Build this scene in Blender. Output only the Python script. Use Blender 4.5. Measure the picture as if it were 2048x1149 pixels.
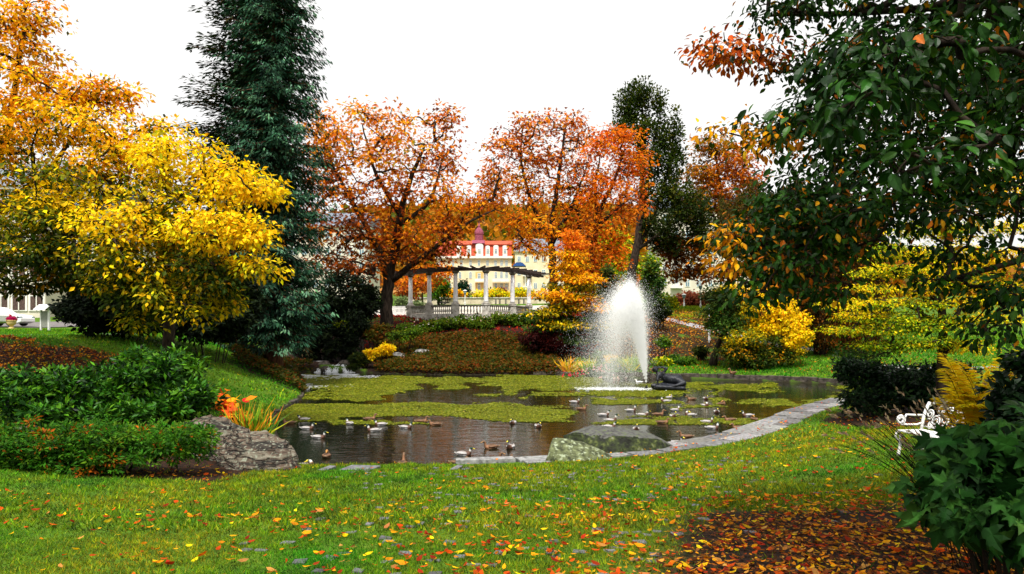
import bpy, bmesh, math, random
import numpy as np
from mathutils import Vector, Matrix

for _o in list(bpy.data.objects):
    bpy.data.objects.remove(_o)
SC = bpy.context.scene
R = math.radians
rng = np.random.default_rng(11)
random.seed(5)

# ------------------------------------------------------------------ camera, sky, sun, exposure
# the camera stands at x=0, y=0, 3.4 m above the water (z=0), looking along +y, level, with a little lens rise
FPX, PCX, PHY, CZ = 1500.0, 1024.0, 650.0, 3.4
cam_d = bpy.data.cameras.new("camera")
cam = bpy.data.objects.new("camera", cam_d)
SC.collection.objects.link(cam)
cam.location = (0, 0, CZ)
cam.rotation_euler = (R(90), 0, 0)
cam_d.sensor_width = 36.0
cam_d.lens = 36.0 * FPX / 2048.0
cam_d.shift_y = (PHY - 574.5) / 2048.0
cam_d.clip_start = 0.05
cam_d.clip_end = 4000
SC.camera = cam

SUN_EL, SUN_AZ = 63.0, 186.0        # compass style: from +y clockwise, so the light comes over the left shoulder
world = bpy.data.worlds.new("World")
SC.world = world
world.use_nodes = True
wn = world.node_tree
wn.nodes.clear()
_sky = wn.nodes.new("ShaderNodeTexSky")
_sky.sky_type = 'NISHITA'
_sky.sun_disc = False
_sky.sun_elevation = R(SUN_EL)
_sky.sun_rotation = R(SUN_AZ)
_sky.air_density = 1.0
_sky.dust_density = 6.0
_hs = wn.nodes.new("ShaderNodeHueSaturation")     # overcast: the blue is taken out of the sky
_hs.inputs["Saturation"].default_value = 0.12
_bg = wn.nodes.new("ShaderNodeBackground")
_bg.inputs["Strength"].default_value = 0.125
_wo = wn.nodes.new("ShaderNodeOutputWorld")
wn.links.new(_sky.outputs[0], _hs.inputs["Color"])
_cl = wn.nodes.new("ShaderNodeMixRGB")              # a closed white cloud layer over the clear sky
_cl.inputs[0].default_value = 0.75
_cl.inputs[2].default_value = (4.15, 4.1, 4.0, 1)
wn.links.new(_hs.outputs[0], _cl.inputs[1])
wn.links.new(_cl.outputs[0], _bg.inputs["Color"])
wn.links.new(_bg.outputs[0], _wo.inputs["Surface"])

sun_d = bpy.data.lights.new("sun", 'SUN')
sun = bpy.data.objects.new("sun", sun_d)
SC.collection.objects.link(sun)
sun_d.energy = 2.6
sun_d.angle = R(12)
sun_d.color = (1.0, 0.96, 0.88)
_dir = Vector((math.sin(R(SUN_AZ)) * math.cos(R(SUN_EL)), math.cos(R(SUN_AZ)) * math.cos(R(SUN_EL)), math.sin(R(SUN_EL))))
sun.rotation_euler = (-_dir).to_track_quat('-Z', 'Y').to_euler()
sun.location = (0, 0, 60)

SC.view_settings.view_transform = 'Standard'
SC.view_settings.look = 'None'
SC.view_settings.exposure = 1.22
SC.view_settings.gamma = 1.0
SC.view_settings.use_curve_mapping = False
SC.render.engine = 'CYCLES'
SC.cycles.max_bounces = 6
SC.cycles.diffuse_bounces = 3
SC.cycles.glossy_bounces = 3
SC.cycles.transmission_bounces = 4
SC.cycles.transparent_max_bounces = 12
SC.cycles.caustics_reflective = False
SC.cycles.caustics_refractive = False
SC.cycles.sample_clamp_indirect = 6.0

# ------------------------------------------------------------------ helpers
def at(px, py, d):
    """a point d metres away that the photograph shows at (px, py)"""
    return np.array([(px - PCX) / FPX * d, d, CZ + (PHY - py) / FPX * d])

def unit(a):
    return a / np.maximum(np.linalg.norm(a, axis=-1, keepdims=True), 1e-9)

def sstep(a, b, x):
    t = np.clip((x - a) / (b - a), 0, 1)
    return t * t * (3 - 2 * t)

def _hash(ix, iy, iz):
    h = (ix * 374761393 + iy * 668265263 + iz * 2147483647 + 1013904223) & 0xFFFFFFFF
    h = ((h ^ (h >> 13)) * 1274126177) & 0xFFFFFFFF
    return ((h ^ (h >> 16)) & 0xFFFFFF) / float(0xFFFFFF)

def noise(x, y, z=0.0, f=1.0):
    x, y, z = np.broadcast_arrays(np.asarray(x, float) * f, np.asarray(y, float) * f, np.asarray(z, float) * f)
    ix, iy, iz = np.floor(x).astype(np.int64), np.floor(y).astype(np.int64), np.floor(z).astype(np.int64)
    fx, fy, fz = x - ix, y - iy, z - iz
    fx, fy, fz = fx * fx * (3 - 2 * fx), fy * fy * (3 - 2 * fy), fz * fz * (3 - 2 * fz)
    def c(a, b, e): return _hash(ix + a, iy + b, iz + e)
    x00 = c(0, 0, 0) * (1 - fx) + c(1, 0, 0) * fx
    x10 = c(0, 1, 0) * (1 - fx) + c(1, 1, 0) * fx
    x01 = c(0, 0, 1) * (1 - fx) + c(1, 0, 1) * fx
    x11 = c(0, 1, 1) * (1 - fx) + c(1, 1, 1) * fx
    y0 = x00 * (1 - fy) + x10 * fy
    y1 = x01 * (1 - fy) + x11 * fy
    return y0 * (1 - fz) + y1 * fz

def fbm(x, y, z=0.0, f=1.0, o=4):
    s, a, t = 0.0, 1.0, 0.0
    for i in range(o):
        s = s + a * noise(x, y, z, f * 2 ** i)
        t += a
        a *= 0.5
    return s / t

def tag(o, label=None, cat=None, group=None, kind=None):
    if label: o["label"] = label
    if cat: o["category"] = cat
    if group: o["group"] = group
    if kind: o["kind"] = kind
    return o

def thing(name, label, cat, loc=(0, 0, 0), rz=0.0, group=None):
    o = bpy.data.objects.new(name, None)
    SC.collection.objects.link(o)
    o.location = [float(v) for v in loc]
    o.rotation_euler = (0, 0, rz)
    o.empty_display_size = 0.2
    return tag(o, label, cat, group)

def mesh_np(name, V, faces, mats, parent=None, col=None, mi=None, smooth=False, local=None):
    """faces: (n,k) int array or list of such arrays / of index lists; col: (nverts,3) colours"""
    V = np.asarray(V, dtype=np.float32)
    if local is not None:
        V = V - np.asarray(local, dtype=np.float32)
    if isinstance(faces, np.ndarray):
        faces = [faces]
    loops, starts, tot = [], [], 0
    for fa in faces:
        if isinstance(fa, np.ndarray) and fa.ndim == 2:
            n, k = fa.shape
            loops.append(fa.reshape(-1).astype(np.int32))
            starts.append(tot + np.arange(n, dtype=np.int32) * k)
            tot += n * k
        else:
            loops.append(np.asarray(fa, dtype=np.int32))
            starts.append(np.asarray([tot], dtype=np.int32))
            tot += len(fa)
    loops = np.concatenate(loops)
    starts = np.concatenate(starts)
    me = bpy.data.meshes.new(name)
    me.vertices.add(len(V))
    me.vertices.foreach_set("co", V.reshape(-1))
    me.loops.add(len(loops))
    me.loops.foreach_set("vertex_index", loops)
    me.polygons.add(len(starts))
    me.polygons.foreach_set("loop_start", starts)
    if mi is not None:
        me.polygons.foreach_set("material_index", np.asarray(mi, dtype=np.int32))
    me.polygons.foreach_set("use_smooth", np.full(len(starts), bool(smooth)))
    if col is not None:
        a = me.color_attributes.new("Col", 'FLOAT_COLOR', 'POINT')
        c4 = np.ones((len(V), 4), dtype=np.float32)
        c4[:, :3] = col
        a.data.foreach_set("color", c4.reshape(-1))
    for m in (mats if isinstance(mats, (list, tuple)) else [mats]):
        me.materials.append(m)
    me.update(calc_edges=True)
    me.validate()
    o = bpy.data.objects.new(name, me)
    SC.collection.objects.link(o)
    if parent is not None:
        o.parent = parent
    return o

class MB:
    """collects simple shapes, builds them as one mesh object"""
    def __init__(s):
        s.v, s.f, s.m, s.c = [], [], [], []
    def add(s, V, Fs, m=0, c=(1, 1, 1)):
        b = len(s.v)
        V = [tuple(float(q) for q in p) for p in V]
        s.v += V
        s.c += [tuple(c)] * len(V)
        s.f += [[i + b for i in f] for f in Fs]
        s.m += [m] * len(Fs)
        return s
    def box(s, x0, x1, y0, y1, z0, z1, m=0, c=(1, 1, 1)):
        return s.add([(x0, y0, z0), (x1, y0, z0), (x1, y1, z0), (x0, y1, z0), (x0, y0, z1), (x1, y0, z1), (x1, y1, z1), (x0, y1, z1)],
                     [[0, 3, 2, 1], [4, 5, 6, 7], [0, 1, 5, 4], [1, 2, 6, 5], [2, 3, 7, 6], [3, 0, 4, 7]], m, c)
    def tube(s, pts, rad, n=6, m=0, c=(1, 1, 1), cap=True):
        pts = np.asarray(pts, float)
        k = len(pts)
        rad = np.broadcast_to(np.asarray(rad, float), (k,))
        T = np.gradient(pts, axis=0)
        T = unit(T)
        ref = np.array([0., 0., 1.]) if abs(T[0][2]) < .9 else np.array([1., 0., 0.])
        V = []
        u = unit(np.cross(T[0], ref))
        for i in range(k):
            u = unit(u - T[i] * np.dot(u, T[i]))
            w = np.cross(T[i], u)
            for j in range(n):
                a = 2 * math.pi * j / n
                V.append(pts[i] + rad[i] * (u * math.cos(a) + w * math.sin(a)))
        Fs = [[i * n + j, i * n + (j + 1) % n, (i + 1) * n + (j + 1) % n, (i + 1) * n + j] for i in range(k - 1) for j in range(n)]
        if cap:
            Fs += [list(range(n))[::-1], list(range((k - 1) * n, k * n))]
        return s.add(V, Fs, m, c)
    def lathe(s, prof, n=16, o=(0, 0, 0), m=0, c=(1, 1, 1)):
        V, Fs = [], []
        for r, z in prof:
            for j in range(n):
                a = 2 * math.pi * j / n
                V.append((o[0] + r * math.cos(a), o[1] + r * math.sin(a), o[2] + z))
        k = len(prof)
        Fs = [[i * n + j, i * n + (j + 1) % n, (i + 1) * n + (j + 1) % n, (i + 1) * n + j] for i in range(k - 1) for j in range(n)]
        Fs += [list(range(n))[::-1], list(range((k - 1) * n, k * n))]
        return s.add(V, Fs, m, c)
    def prism(s, outline, d0, d1, axis='y', m=0, c=(1, 1, 1)):
        """outline in (a,b) extruded along axis"""
        n = len(outline)
        if axis == 'y':
            V = [(a, d0, b) for a, b in outline] + [(a, d1, b) for a, b in outline]
        elif axis == 'x':
            V = [(d0, a, b) for a, b in outline] + [(d1, a, b) for a, b in outline]
        else:
            V = [(a, b, d0) for a, b in outline] + [(a, b, d1) for a, b in outline]
        Fs = [list(range(n)), list(range(n, 2 * n))[::-1]] + [[i, i + n, (i + 1) % n + n, (i + 1) % n] for i in range(n)]
        return s.add(V, Fs, m, c)
    def ball(s, o, r, n=10, k=7, m=0, c=(1, 1, 1)):
        r = np.broadcast_to(np.asarray(r, float), (3,))
        V = []
        for i in range(k + 1):
            p = math.pi * (i + .02) / (k + .04)
            for j in range(n):
                a = 2 * math.pi * j / n
                V.append((o[0] + r[0] * math.sin(p) * math.cos(a), o[1] + r[1] * math.sin(p) * math.sin(a), o[2] - r[2] * math.cos(p)))
        Fs = [[i * n + j, i * n + (j + 1) % n, (i + 1) * n + (j + 1) % n, (i + 1) * n + j] for i in range(k) for j in range(n)]
        Fs += [list(range(n))[::-1], list(range(k * n, (k + 1) * n))]
        return s.add(V, Fs, m, c)
    def xf(s, rz=0.0, loc=(0, 0, 0)):
        cs, sn = math.cos(rz), math.sin(rz)
        s.v = [(x * cs - y * sn + loc[0], x * sn + y * cs + loc[1], z + loc[2]) for x, y, z in s.v]
        return s
    def build(s, name, mats, parent=None, smooth=False, col=False):
        me = bpy.data.meshes.new(name)
        me.from_pydata(s.v, [], s.f)
        me.polygons.foreach_set("material_index", np.asarray(s.m, dtype=np.int32))
        me.polygons.foreach_set("use_smooth", np.full(len(s.f), bool(smooth)))
        if col:
            a = me.color_attributes.new("Col", 'FLOAT_COLOR', 'POINT')
            c4 = np.ones((len(s.v), 4), dtype=np.float32)
            c4[:, :3] = np.asarray(s.c)
            a.data.foreach_set("color", c4.reshape(-1))
        for mt in (mats if isinstance(mats, (list, tuple)) else [mats]):
            me.materials.append(mt)
        me.update()
        bm = bmesh.new(); bm.from_mesh(me)
        bmesh.ops.recalc_face_normals(bm, faces=bm.faces)
        bm.to_mesh(me); bm.free()
        o = bpy.data.objects.new(name, me)
        SC.collection.objects.link(o)
        if parent is not None:
            o.parent = parent
        return o

# ------------------------------------------------------------------ materials
def new_mat(name):
    m = bpy.data.materials.new(name)
    m.use_nodes = True
    nt = m.node_tree
    nt.nodes.clear()
    out = nt.nodes.new("ShaderNodeOutputMaterial")
    return m, nt, out

def N(nt, t, **kw):
    n = nt.nodes.new(t)
    for k, v in kw.items():
        setattr(n, k, v)
    return n

def leaf_material(name, rough=.55, trans=.35, spec=.25):
    m, nt, out = new_mat(name)
    at_ = N(nt, "ShaderNodeAttribute", attribute_name="Col")
    p = N(nt, "ShaderNodeBsdfPrincipled")
    p.inputs["Roughness"].default_value = rough
    p.inputs["Specular IOR Level"].default_value = spec
    t = N(nt, "ShaderNodeBsdfTranslucent")
    mx = N(nt, "ShaderNodeMixShader")
    mx.inputs[0].default_value = trans
    nt.links.new(at_.outputs["Color"], p.inputs["Base Color"])
    nt.links.new(at_.outputs["Color"], t.inputs["Color"])
    nt.links.new(p.outputs[0], mx.inputs[1])
    nt.links.new(t.outputs[0], mx.inputs[2])
    nt.links.new(mx.outputs[0], out.inputs["Surface"])
    return m

def mat(name, c1, c2=None, scale=6.0, rough=.8, metal=0.0, bump=0.0, bscale=None, spec=.3, detail=6.0, stretch=None, lo=.35, hi=.65, c3=None, s3=30.0):
    """principled with two noise-mixed colours, optional specks of a third, optional bump"""
    m, nt, out = new_mat(name)
    p = N(nt, "ShaderNodeBsdfPrincipled")
    p.inputs["Roughness"].default_value = rough
    p.inputs["Metallic"].default_value = metal
    p.inputs["Specular IOR Level"].default_value = spec
    tc = N(nt, "ShaderNodeTexCoord")
    src = tc.outputs["Object"]
    if stretch:
        mp = N(nt, "ShaderNodeMapping")
        mp.inputs["Scale"].default_value = stretch
        nt.links.new(src, mp.inputs["Vector"])
        src = mp.outputs[0]
    nz = N(nt, "ShaderNodeTexNoise")
    nz.inputs["Scale"].default_value = scale
    nz.inputs["Detail"].default_value = detail
    nt.links.new(src, nz.inputs["Vector"])
    rp = N(nt, "ShaderNodeValToRGB")
    rp.color_ramp.elements[0].position = lo
    rp.color_ramp.elements[1].position = hi
    rp.color_ramp.elements[0].color = (*c1, 1)
    rp.color_ramp.elements[1].color = (*(c2 or c1), 1)
    nt.links.new(nz.outputs["Fac"], rp.inputs[0])
    colo = rp.outputs[0]
    if c3:
        n3 = N(nt, "ShaderNodeTexNoise")
        n3.inputs["Scale"].default_value = s3
        n3.inputs["Detail"].default_value = 4
        nt.links.new(src, n3.inputs["Vector"])
        r3 = N(nt, "ShaderNodeValToRGB")
        r3.color_ramp.elements[0].position = .55
        r3.color_ramp.elements[1].position = .68
        nt.links.new(n3.outputs["Fac"], r3.inputs[0])
        mx = N(nt, "ShaderNodeMixRGB")
        mx.inputs[2].default_value = (*c3, 1)
        nt.links.new(r3.outputs[0], mx.inputs[0])
        nt.links.new(colo, mx.inputs[1])
        colo = mx.outputs[0]
    nt.links.new(colo, p.inputs["Base Color"])
    if bump:
        nb = N(nt, "ShaderNodeTexNoise")
        nb.inputs["Scale"].default_value = bscale or scale * 2
        nb.inputs["Detail"].default_value = 8
        nt.links.new(src, nb.inputs["Vector"])
        b = N(nt, "ShaderNodeBump")
        b.inputs["Strength"].default_value = bump
        b.inputs["Distance"].default_value = .05
        nt.links.new(nb.outputs["Fac"], b.inputs["Height"])
        nt.links.new(b.outputs[0], p.inputs["Normal"])
    nt.links.new(p.outputs[0], out.inputs["Surface"])
    return m

def attr_mat(name, rough=.6, spec=.3, nscale=25.0, namt=.35):
    """colour from the mesh's own colour attribute, broken up by a fine noise"""
    m, nt, out = new_mat(name)
    p = N(nt, "ShaderNodeBsdfPrincipled")
    p.inputs["Roughness"].default_value = rough
    p.inputs["Specular IOR Level"].default_value = spec
    a = N(nt, "ShaderNodeAttribute", attribute_name="Col")
    tc = N(nt, "ShaderNodeTexCoord")
    nz = N(nt, "ShaderNodeTexNoise")
    nz.inputs["Scale"].default_value = nscale
    nz.inputs["Detail"].default_value = 5
    nt.links.new(tc.outputs["Object"], nz.inputs["Vector"])
    mr = N(nt, "ShaderNodeMapRange")
    mr.inputs[1].default_value = .3; mr.inputs[2].default_value = .7
    mr.inputs[3].default_value = 1 - namt; mr.inputs[4].default_value = 1 + namt
    nt.links.new(nz.outputs["Fac"], mr.inputs[0])
    mx = N(nt, "ShaderNodeVectorMath", operation='SCALE')
    nt.links.new(a.outputs["Color"], mx.inputs[0])
    nt.links.new(mr.outputs[0], mx.inputs["Scale"])
    nt.links.new(mx.outputs[0], p.inputs["Base Color"])
    nt.links.new(p.outputs[0], out.inputs["Surface"])
    return m

M = {}
M['leaf'] = leaf_material("autumn_leaf", rough=.6, trans=.42, spec=.10)
M['gloss'] = leaf_material("glossy_leaf", rough=.42, trans=.22, spec=.12)
M['needle'] = leaf_material("needle", rough=.7, trans=.08, spec=.08)
M['blade'] = leaf_material("grass_blade", rough=.6, trans=.3, spec=.12)
M['bark'] = mat("bark", (.012, .009, .007), (.05, .036, .026), 9, .95, bump=.9, stretch=(1, 1, .25), spec=.1)
M['bark_red'] = mat("bark_reddish", (.05, .02, .012), (.13, .06, .035), 9, .95, bump=.9, stretch=(1, 1, .25), spec=.1)
M['rock_plain'] = mat("rock", (.022, .018, .015), (.22, .165, .13), 2.2, .85, bump=1.0, bscale=5, detail=10, stretch=(1.4, 1.6, 3.6), c3=(.27, .26, .21), s3=9, lo=.38, hi=.7)
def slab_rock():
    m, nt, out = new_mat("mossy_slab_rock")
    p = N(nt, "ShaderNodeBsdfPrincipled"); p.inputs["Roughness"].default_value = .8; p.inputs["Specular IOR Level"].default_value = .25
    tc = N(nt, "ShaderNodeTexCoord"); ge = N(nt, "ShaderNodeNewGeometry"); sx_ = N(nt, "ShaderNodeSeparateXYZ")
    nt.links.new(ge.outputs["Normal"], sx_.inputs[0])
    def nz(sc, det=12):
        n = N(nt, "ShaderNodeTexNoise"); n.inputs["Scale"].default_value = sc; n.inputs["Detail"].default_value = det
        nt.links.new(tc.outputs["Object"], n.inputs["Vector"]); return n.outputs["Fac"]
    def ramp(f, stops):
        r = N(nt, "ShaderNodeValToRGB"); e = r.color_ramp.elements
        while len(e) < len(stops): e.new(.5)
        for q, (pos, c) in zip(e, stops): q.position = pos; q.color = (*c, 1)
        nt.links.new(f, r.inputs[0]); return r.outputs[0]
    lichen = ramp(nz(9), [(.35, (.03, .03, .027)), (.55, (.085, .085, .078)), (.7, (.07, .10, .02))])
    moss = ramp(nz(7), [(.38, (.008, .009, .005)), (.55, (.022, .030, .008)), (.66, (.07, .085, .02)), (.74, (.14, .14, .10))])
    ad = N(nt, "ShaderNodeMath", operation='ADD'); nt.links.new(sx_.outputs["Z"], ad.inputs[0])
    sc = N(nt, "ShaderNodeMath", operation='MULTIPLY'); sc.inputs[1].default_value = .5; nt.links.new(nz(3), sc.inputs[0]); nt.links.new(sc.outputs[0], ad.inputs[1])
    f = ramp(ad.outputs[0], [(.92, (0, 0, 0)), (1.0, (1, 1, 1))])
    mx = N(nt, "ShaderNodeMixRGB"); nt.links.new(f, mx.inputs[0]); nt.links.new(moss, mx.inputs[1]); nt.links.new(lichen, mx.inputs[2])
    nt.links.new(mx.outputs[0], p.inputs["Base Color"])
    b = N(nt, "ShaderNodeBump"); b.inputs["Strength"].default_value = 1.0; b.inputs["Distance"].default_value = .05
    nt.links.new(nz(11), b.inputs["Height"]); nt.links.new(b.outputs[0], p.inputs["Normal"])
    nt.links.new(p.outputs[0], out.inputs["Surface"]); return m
def strata_rock():
    m, nt, out = new_mat("layered_rock")
    p = N(nt, "ShaderNodeBsdfPrincipled"); p.inputs["Roughness"].default_value = .85; p.inputs["Specular IOR Level"].default_value = .25
    tc = N(nt, "ShaderNodeTexCoord"); mp = N(nt, "ShaderNodeMapping")
    mp.inputs["Rotation"].default_value = (.25, .75, .2); mp.inputs["Scale"].default_value = (1.0, 1.3, 6.5)
    nt.links.new(tc.outputs["Object"], mp.inputs["Vector"])
    def nz(sc, src, dist=0.0, det=10):
        n = N(nt, "ShaderNodeTexNoise"); n.inputs["Scale"].default_value = sc; n.inputs["Detail"].default_value = det; n.inputs["Distortion"].default_value = dist
        nt.links.new(src, n.inputs["Vector"]); return n.outputs["Fac"]
    a = nz(1.5, mp.outputs[0], 1.0)
    r = N(nt, "ShaderNodeValToRGB"); e = r.color_ramp.elements
    e[0].position = .30; e[0].color = (.006, .005, .004, 1); e[1].position = .70; e[1].color = (.17, .15, .115, 1)
    for q, c in ((.42, (.035, .028, .022)), (.50, (.085, .055, .038)), (.58, (.105, .09, .065))):
        x = e.new(q); x.color = (*c, 1)
    nt.links.new(a, r.inputs[0])
    vo = N(nt, "ShaderNodeTexVoronoi", feature='DISTANCE_TO_EDGE'); vo.inputs["Scale"].default_value = .9
    wp = N(nt, "ShaderNodeMixRGB", blend_type='ADD'); wp.inputs[0].default_value = .35
    nw = N(nt, "ShaderNodeTexNoise"); nw.inputs["Scale"].default_value = 2.5; nw.inputs["Detail"].default_value = 6
    nt.links.new(mp.outputs[0], nw.inputs["Vector"]); nt.links.new(mp.outputs[0], wp.inputs[1]); nt.links.new(nw.outputs["Color"], wp.inputs[2]); nt.links.new(wp.outputs[0], vo.inputs["Vector"])
    cr_ = N(nt, "ShaderNodeValToRGB"); cr_.color_ramp.elements[0].position = .0; cr_.color_ramp.elements[1].position = .05
    cr_.color_ramp.elements[0].color = (.12, .12, .12, 1); nt.links.new(vo.outputs["Distance"], cr_.inputs[0])
    l = nz(13, tc.outputs["Object"]); lr = N(nt, "ShaderNodeValToRGB"); lr.color_ramp.elements[0].position = .54; lr.color_ramp.elements[1].position = .64
    nt.links.new(l, lr.inputs[0])
    mx = N(nt, "ShaderNodeMixRGB"); mx.inputs[2].default_value = (.19, .20, .15, 1)
    nt.links.new(lr.outputs[0], mx.inputs[0]); nt.links.new(r.outputs[0], mx.inputs[1]); mc = N(nt, "ShaderNodeMixRGB", blend_type='MULTIPLY'); mc.inputs[0].default_value = 1.0
    nt.links.new(mx.outputs[0], mc.inputs[1]); nt.links.new(cr_.outputs[0], mc.inputs[2]); nt.links.new(mc.outputs[0], p.inputs["Base Color"])
    b = N(nt, "ShaderNodeBump"); b.inputs["Strength"].default_value = 1.0; b.inputs["Distance"].default_value = .10
    hm = N(nt, "ShaderNodeMath", operation='MULTIPLY'); nt.links.new(a, hm.inputs[0]); nt.links.new(cr_.outputs[0], hm.inputs[1])
    nt.links.new(hm.outputs[0], b.inputs["Height"]); nt.links.new(b.outputs[0], p.inputs["Normal"])
    nt.links.new(p.outputs[0], out.inputs["Surface"])
    return m
M['rock'] = strata_rock()
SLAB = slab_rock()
M['rock_moss'] = mat("rock_mossy", (.022, .026, .010), (.14, .16, .07), 7.5, .85, bump=1.0, bscale=12, detail=14, c3=(.27, .31, .20), s3=9, lo=.36, hi=.72)
M['rock_slab'] = mat("rock_slab", (.007, .007, .006), (.085, .085, .066), 7.0, .85, bump=1.0, bscale=12, detail=14, c3=(.055, .085, .012), s3=5, lo=.38, hi=.68)
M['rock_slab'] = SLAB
M['rock_grey'] = mat("rock_grey", (.06, .058, .055), (.26, .25, .24), 3.0, .85, bump=1.0, bscale=7, detail=10)
M['paving'] = attr_mat('paving_stone', .8, .2, 11, .55)
M['sett'] = attr_mat('paving_sett', .75, .25, 20, .4)
M['stone'] = mat("weathered_stone", (.30, .28, .24), (.60, .57, .52), 3, .85, bump=.4, bscale=20, detail=10, c3=(.17, .15, .12), s3=5)
M['column'] = mat("column_stone", (.74, .73, .74), (.86, .85, .85), 4, .8, bump=.2, bscale=30)
M['cap'] = mat("dark_weathered_stone", (.07, .062, .05), (.20, .18, .15), 5, .9, bump=.5, bscale=20)
M['timber'] = mat("dark_timber", (.018, .012, .010), (.06, .04, .032), 6, .85, bump=.5, stretch=(1, 1, 5))
M['bronze'] = mat("dark_bronze", (.005, .006, .009), (.016, .018, .026), 6, .42, bump=.5, bscale=14, spec=.22)
M['white'] = mat("white_paint", (.62, .61, .60), (.74, .73, .72), 12, .45, bump=.15, bscale=60)
M['black'] = mat("black_rubber", (.012, .012, .013), (.02, .02, .02), 10, .7)
M['glass'] = mat("dark_glass", (.02, .025, .03), (.04, .05, .06), 3, .08, spec=.6)
M['pale_glass'] = mat("window_glass", (.10, .17, .21), (.20, .30, .35), .6, .15, spec=.6)
M['cream'] = mat("cream_render", (.60, .51, .33), (.68, .60, .42), .5, .9)
M['cream2'] = mat("pale_render", (.52, .47, .38), (.62, .57, .47), .5, .9)
M['ochre'] = mat("ochre_render", (.55, .36, .13), (.64, .43, .18), .6, .9)
M['trim'] = mat("white_trim", (.66, .64, .58), (.74, .72, .67), 1, .8)
M['redroof'] = mat("red_roof", (.36, .045, .02), (.48, .08, .035), 2, .8)
M['plumroof'] = mat("plum_roof", (.16, .03, .06), (.28, .06, .10), 2, .7)
M['slate'] = mat("slate_roof", (.10, .12, .15), (.18, .20, .24), 2, .7)
M['blue'] = mat("blue_canvas", (.012, .05, .20), (.02, .08, .28), 3, .7)
M['wallcream'] = mat("cream_wall", (.50, .42, .29), (.66, .58, .44), 1.2, .9, c3=(.36, .30, .22), s3=2.5)
M['walldark'] = mat("dark_wall_stone", (.020, .016, .012), (.085, .07, .055), 4, .9, bump=1.0, bscale=8, detail=10)
M['bronze_wood'] = mat("weathered_board", (.16, .17, .15), (.26, .26, .22), 6, .8, stretch=(1, 1, 6))
M['darkwood'] = mat("brown_board", (.05, .03, .025), (.10, .06, .05), 6, .8)
M['carpaint'] = mat("white_car_paint", (.76, .76, .77), (.78, .78, .79), 4, .22, spec=.5)
M['redpaint'] = mat("red_car_paint", (.55, .02, .015), (.6, .03, .02), 4, .25, spec=.5)
M['chrome'] = mat("wheel_alloy", (.45, .45, .46), (.55, .55, .56), 4, .35, metal=.8)
M['urn'] = mat("sandstone_urn", (.50, .36, .13), (.62, .47, .20), 5, .85, bump=.3)
M['plume'] = attr_mat("plumage", nscale=38, namt=.3)
M['gravel'] = mat('pale_gravel', (.38, .35, .29), (.52, .48, .40), 2, .9, bump=.3, bscale=40)
M['street'] = mat("street_asphalt", (.10, .09, .09), (.16, .145, .14), 2, .9)
M['path'] = mat("gravel_path", (.20, .19, .20), (.31, .30, .31), 3, .9, bump=.4, bscale=40)
M['sprayw'] = leaf_material("water_drops", rough=.4, trans=.45, spec=.3)
# ------------------------------------------------------------------ the pond outline and the lie of the land
def wpt(px, py):                      # a point on the water surface (z = 0)
    d = CZ * FPX / (py - PHY)
    return ((px - PCX) / FPX * d, d)
_shore = [(600, 938), (700, 939), (800, 938), (900, 938), (1000, 935), (1100, 929), (1225, 918), (1345, 901), (1450, 880), (1530, 853), (1590, 832), (1650, 818),
          (1700, 802), (1720, 786), (1700, 773), (1600, 766), (1500, 762), (1400, 759.5), (1300, 757.5), (1200, 755), (1100, 751.5), (1000, 750), (900, 750), (800, 748.5),
          (735, 746), (700, 744.5), (625, 744.5), (590, 749), (598, 765), (606, 785), (592, 803), (555, 826), (542, 850), (552, 880), (575, 915)]
_P = np.array([wpt(*p) for p in _shore])
def _catmull(P, k=4):
    n = len(P); out = []
    for i in range(n):
        a, b, c, d = P[i - 1], P[i], P[(i + 1) % n], P[(i + 2) % n]
        for j in range(k):
            t = j / k
            out.append(.5 * ((2 * b) + (c - a) * t + (2 * a - 5 * b + 4 * c - d) * t * t + (3 * b - a - 3 * c + d) * t ** 3))
    return np.array(out)
POND = _catmull(_P, 3)
def pond_sd(x, y):
    """metres to the shore, positive on land"""
    x, y = np.asarray(x, float), np.asarray(y, float)
    dm = np.full(x.shape, 1e9); ins = np.zeros(x.shape, bool)
    n = len(POND)
    for i in range(n):
        ax, ay = POND[i]; bx, by = POND[(i + 1) % n]
        ex, ey = bx - ax, by - ay
        t = np.clip(((x - ax) * ex + (y - ay) * ey) / (ex * ex + ey * ey), 0, 1)
        dm = np.minimum(dm, (x - ax - t * ex) ** 2 + (y - ay - t * ey) ** 2)
        cr = ((ay > y) != (by > y))
        xi = (bx - ax) * (y - ay) / (by - ay + 1e-12) + ax
        ins ^= cr & (x < xi)
    s = np.sqrt(dm)
    return np.where(ins, -s, s)
_ang = np.array([-180, -150, -128, -100, -62, -35, -10, 45, 66, 80, 112, 128, 150, 180.])
_wn_ = np.array([0, 0, .8, 1, 1, .5, 0, 0, 0, 0, 0, 0, 0, 0.])
_wr_ = np.array([0, 0, 0, 0, 0, .5, 1, 1, .5, 0, 0, 0, 0, 0.])
_wf_ = np.array([0, 0, 0, 0, 0, 0, 0, 0, .5, 1, 1, .8, 0, 0.])
_wl_ = np.array([1, 1, .2, 0, 0, 0, 0, 0, 0, 0, 0, .2, 1, 1.])
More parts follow.
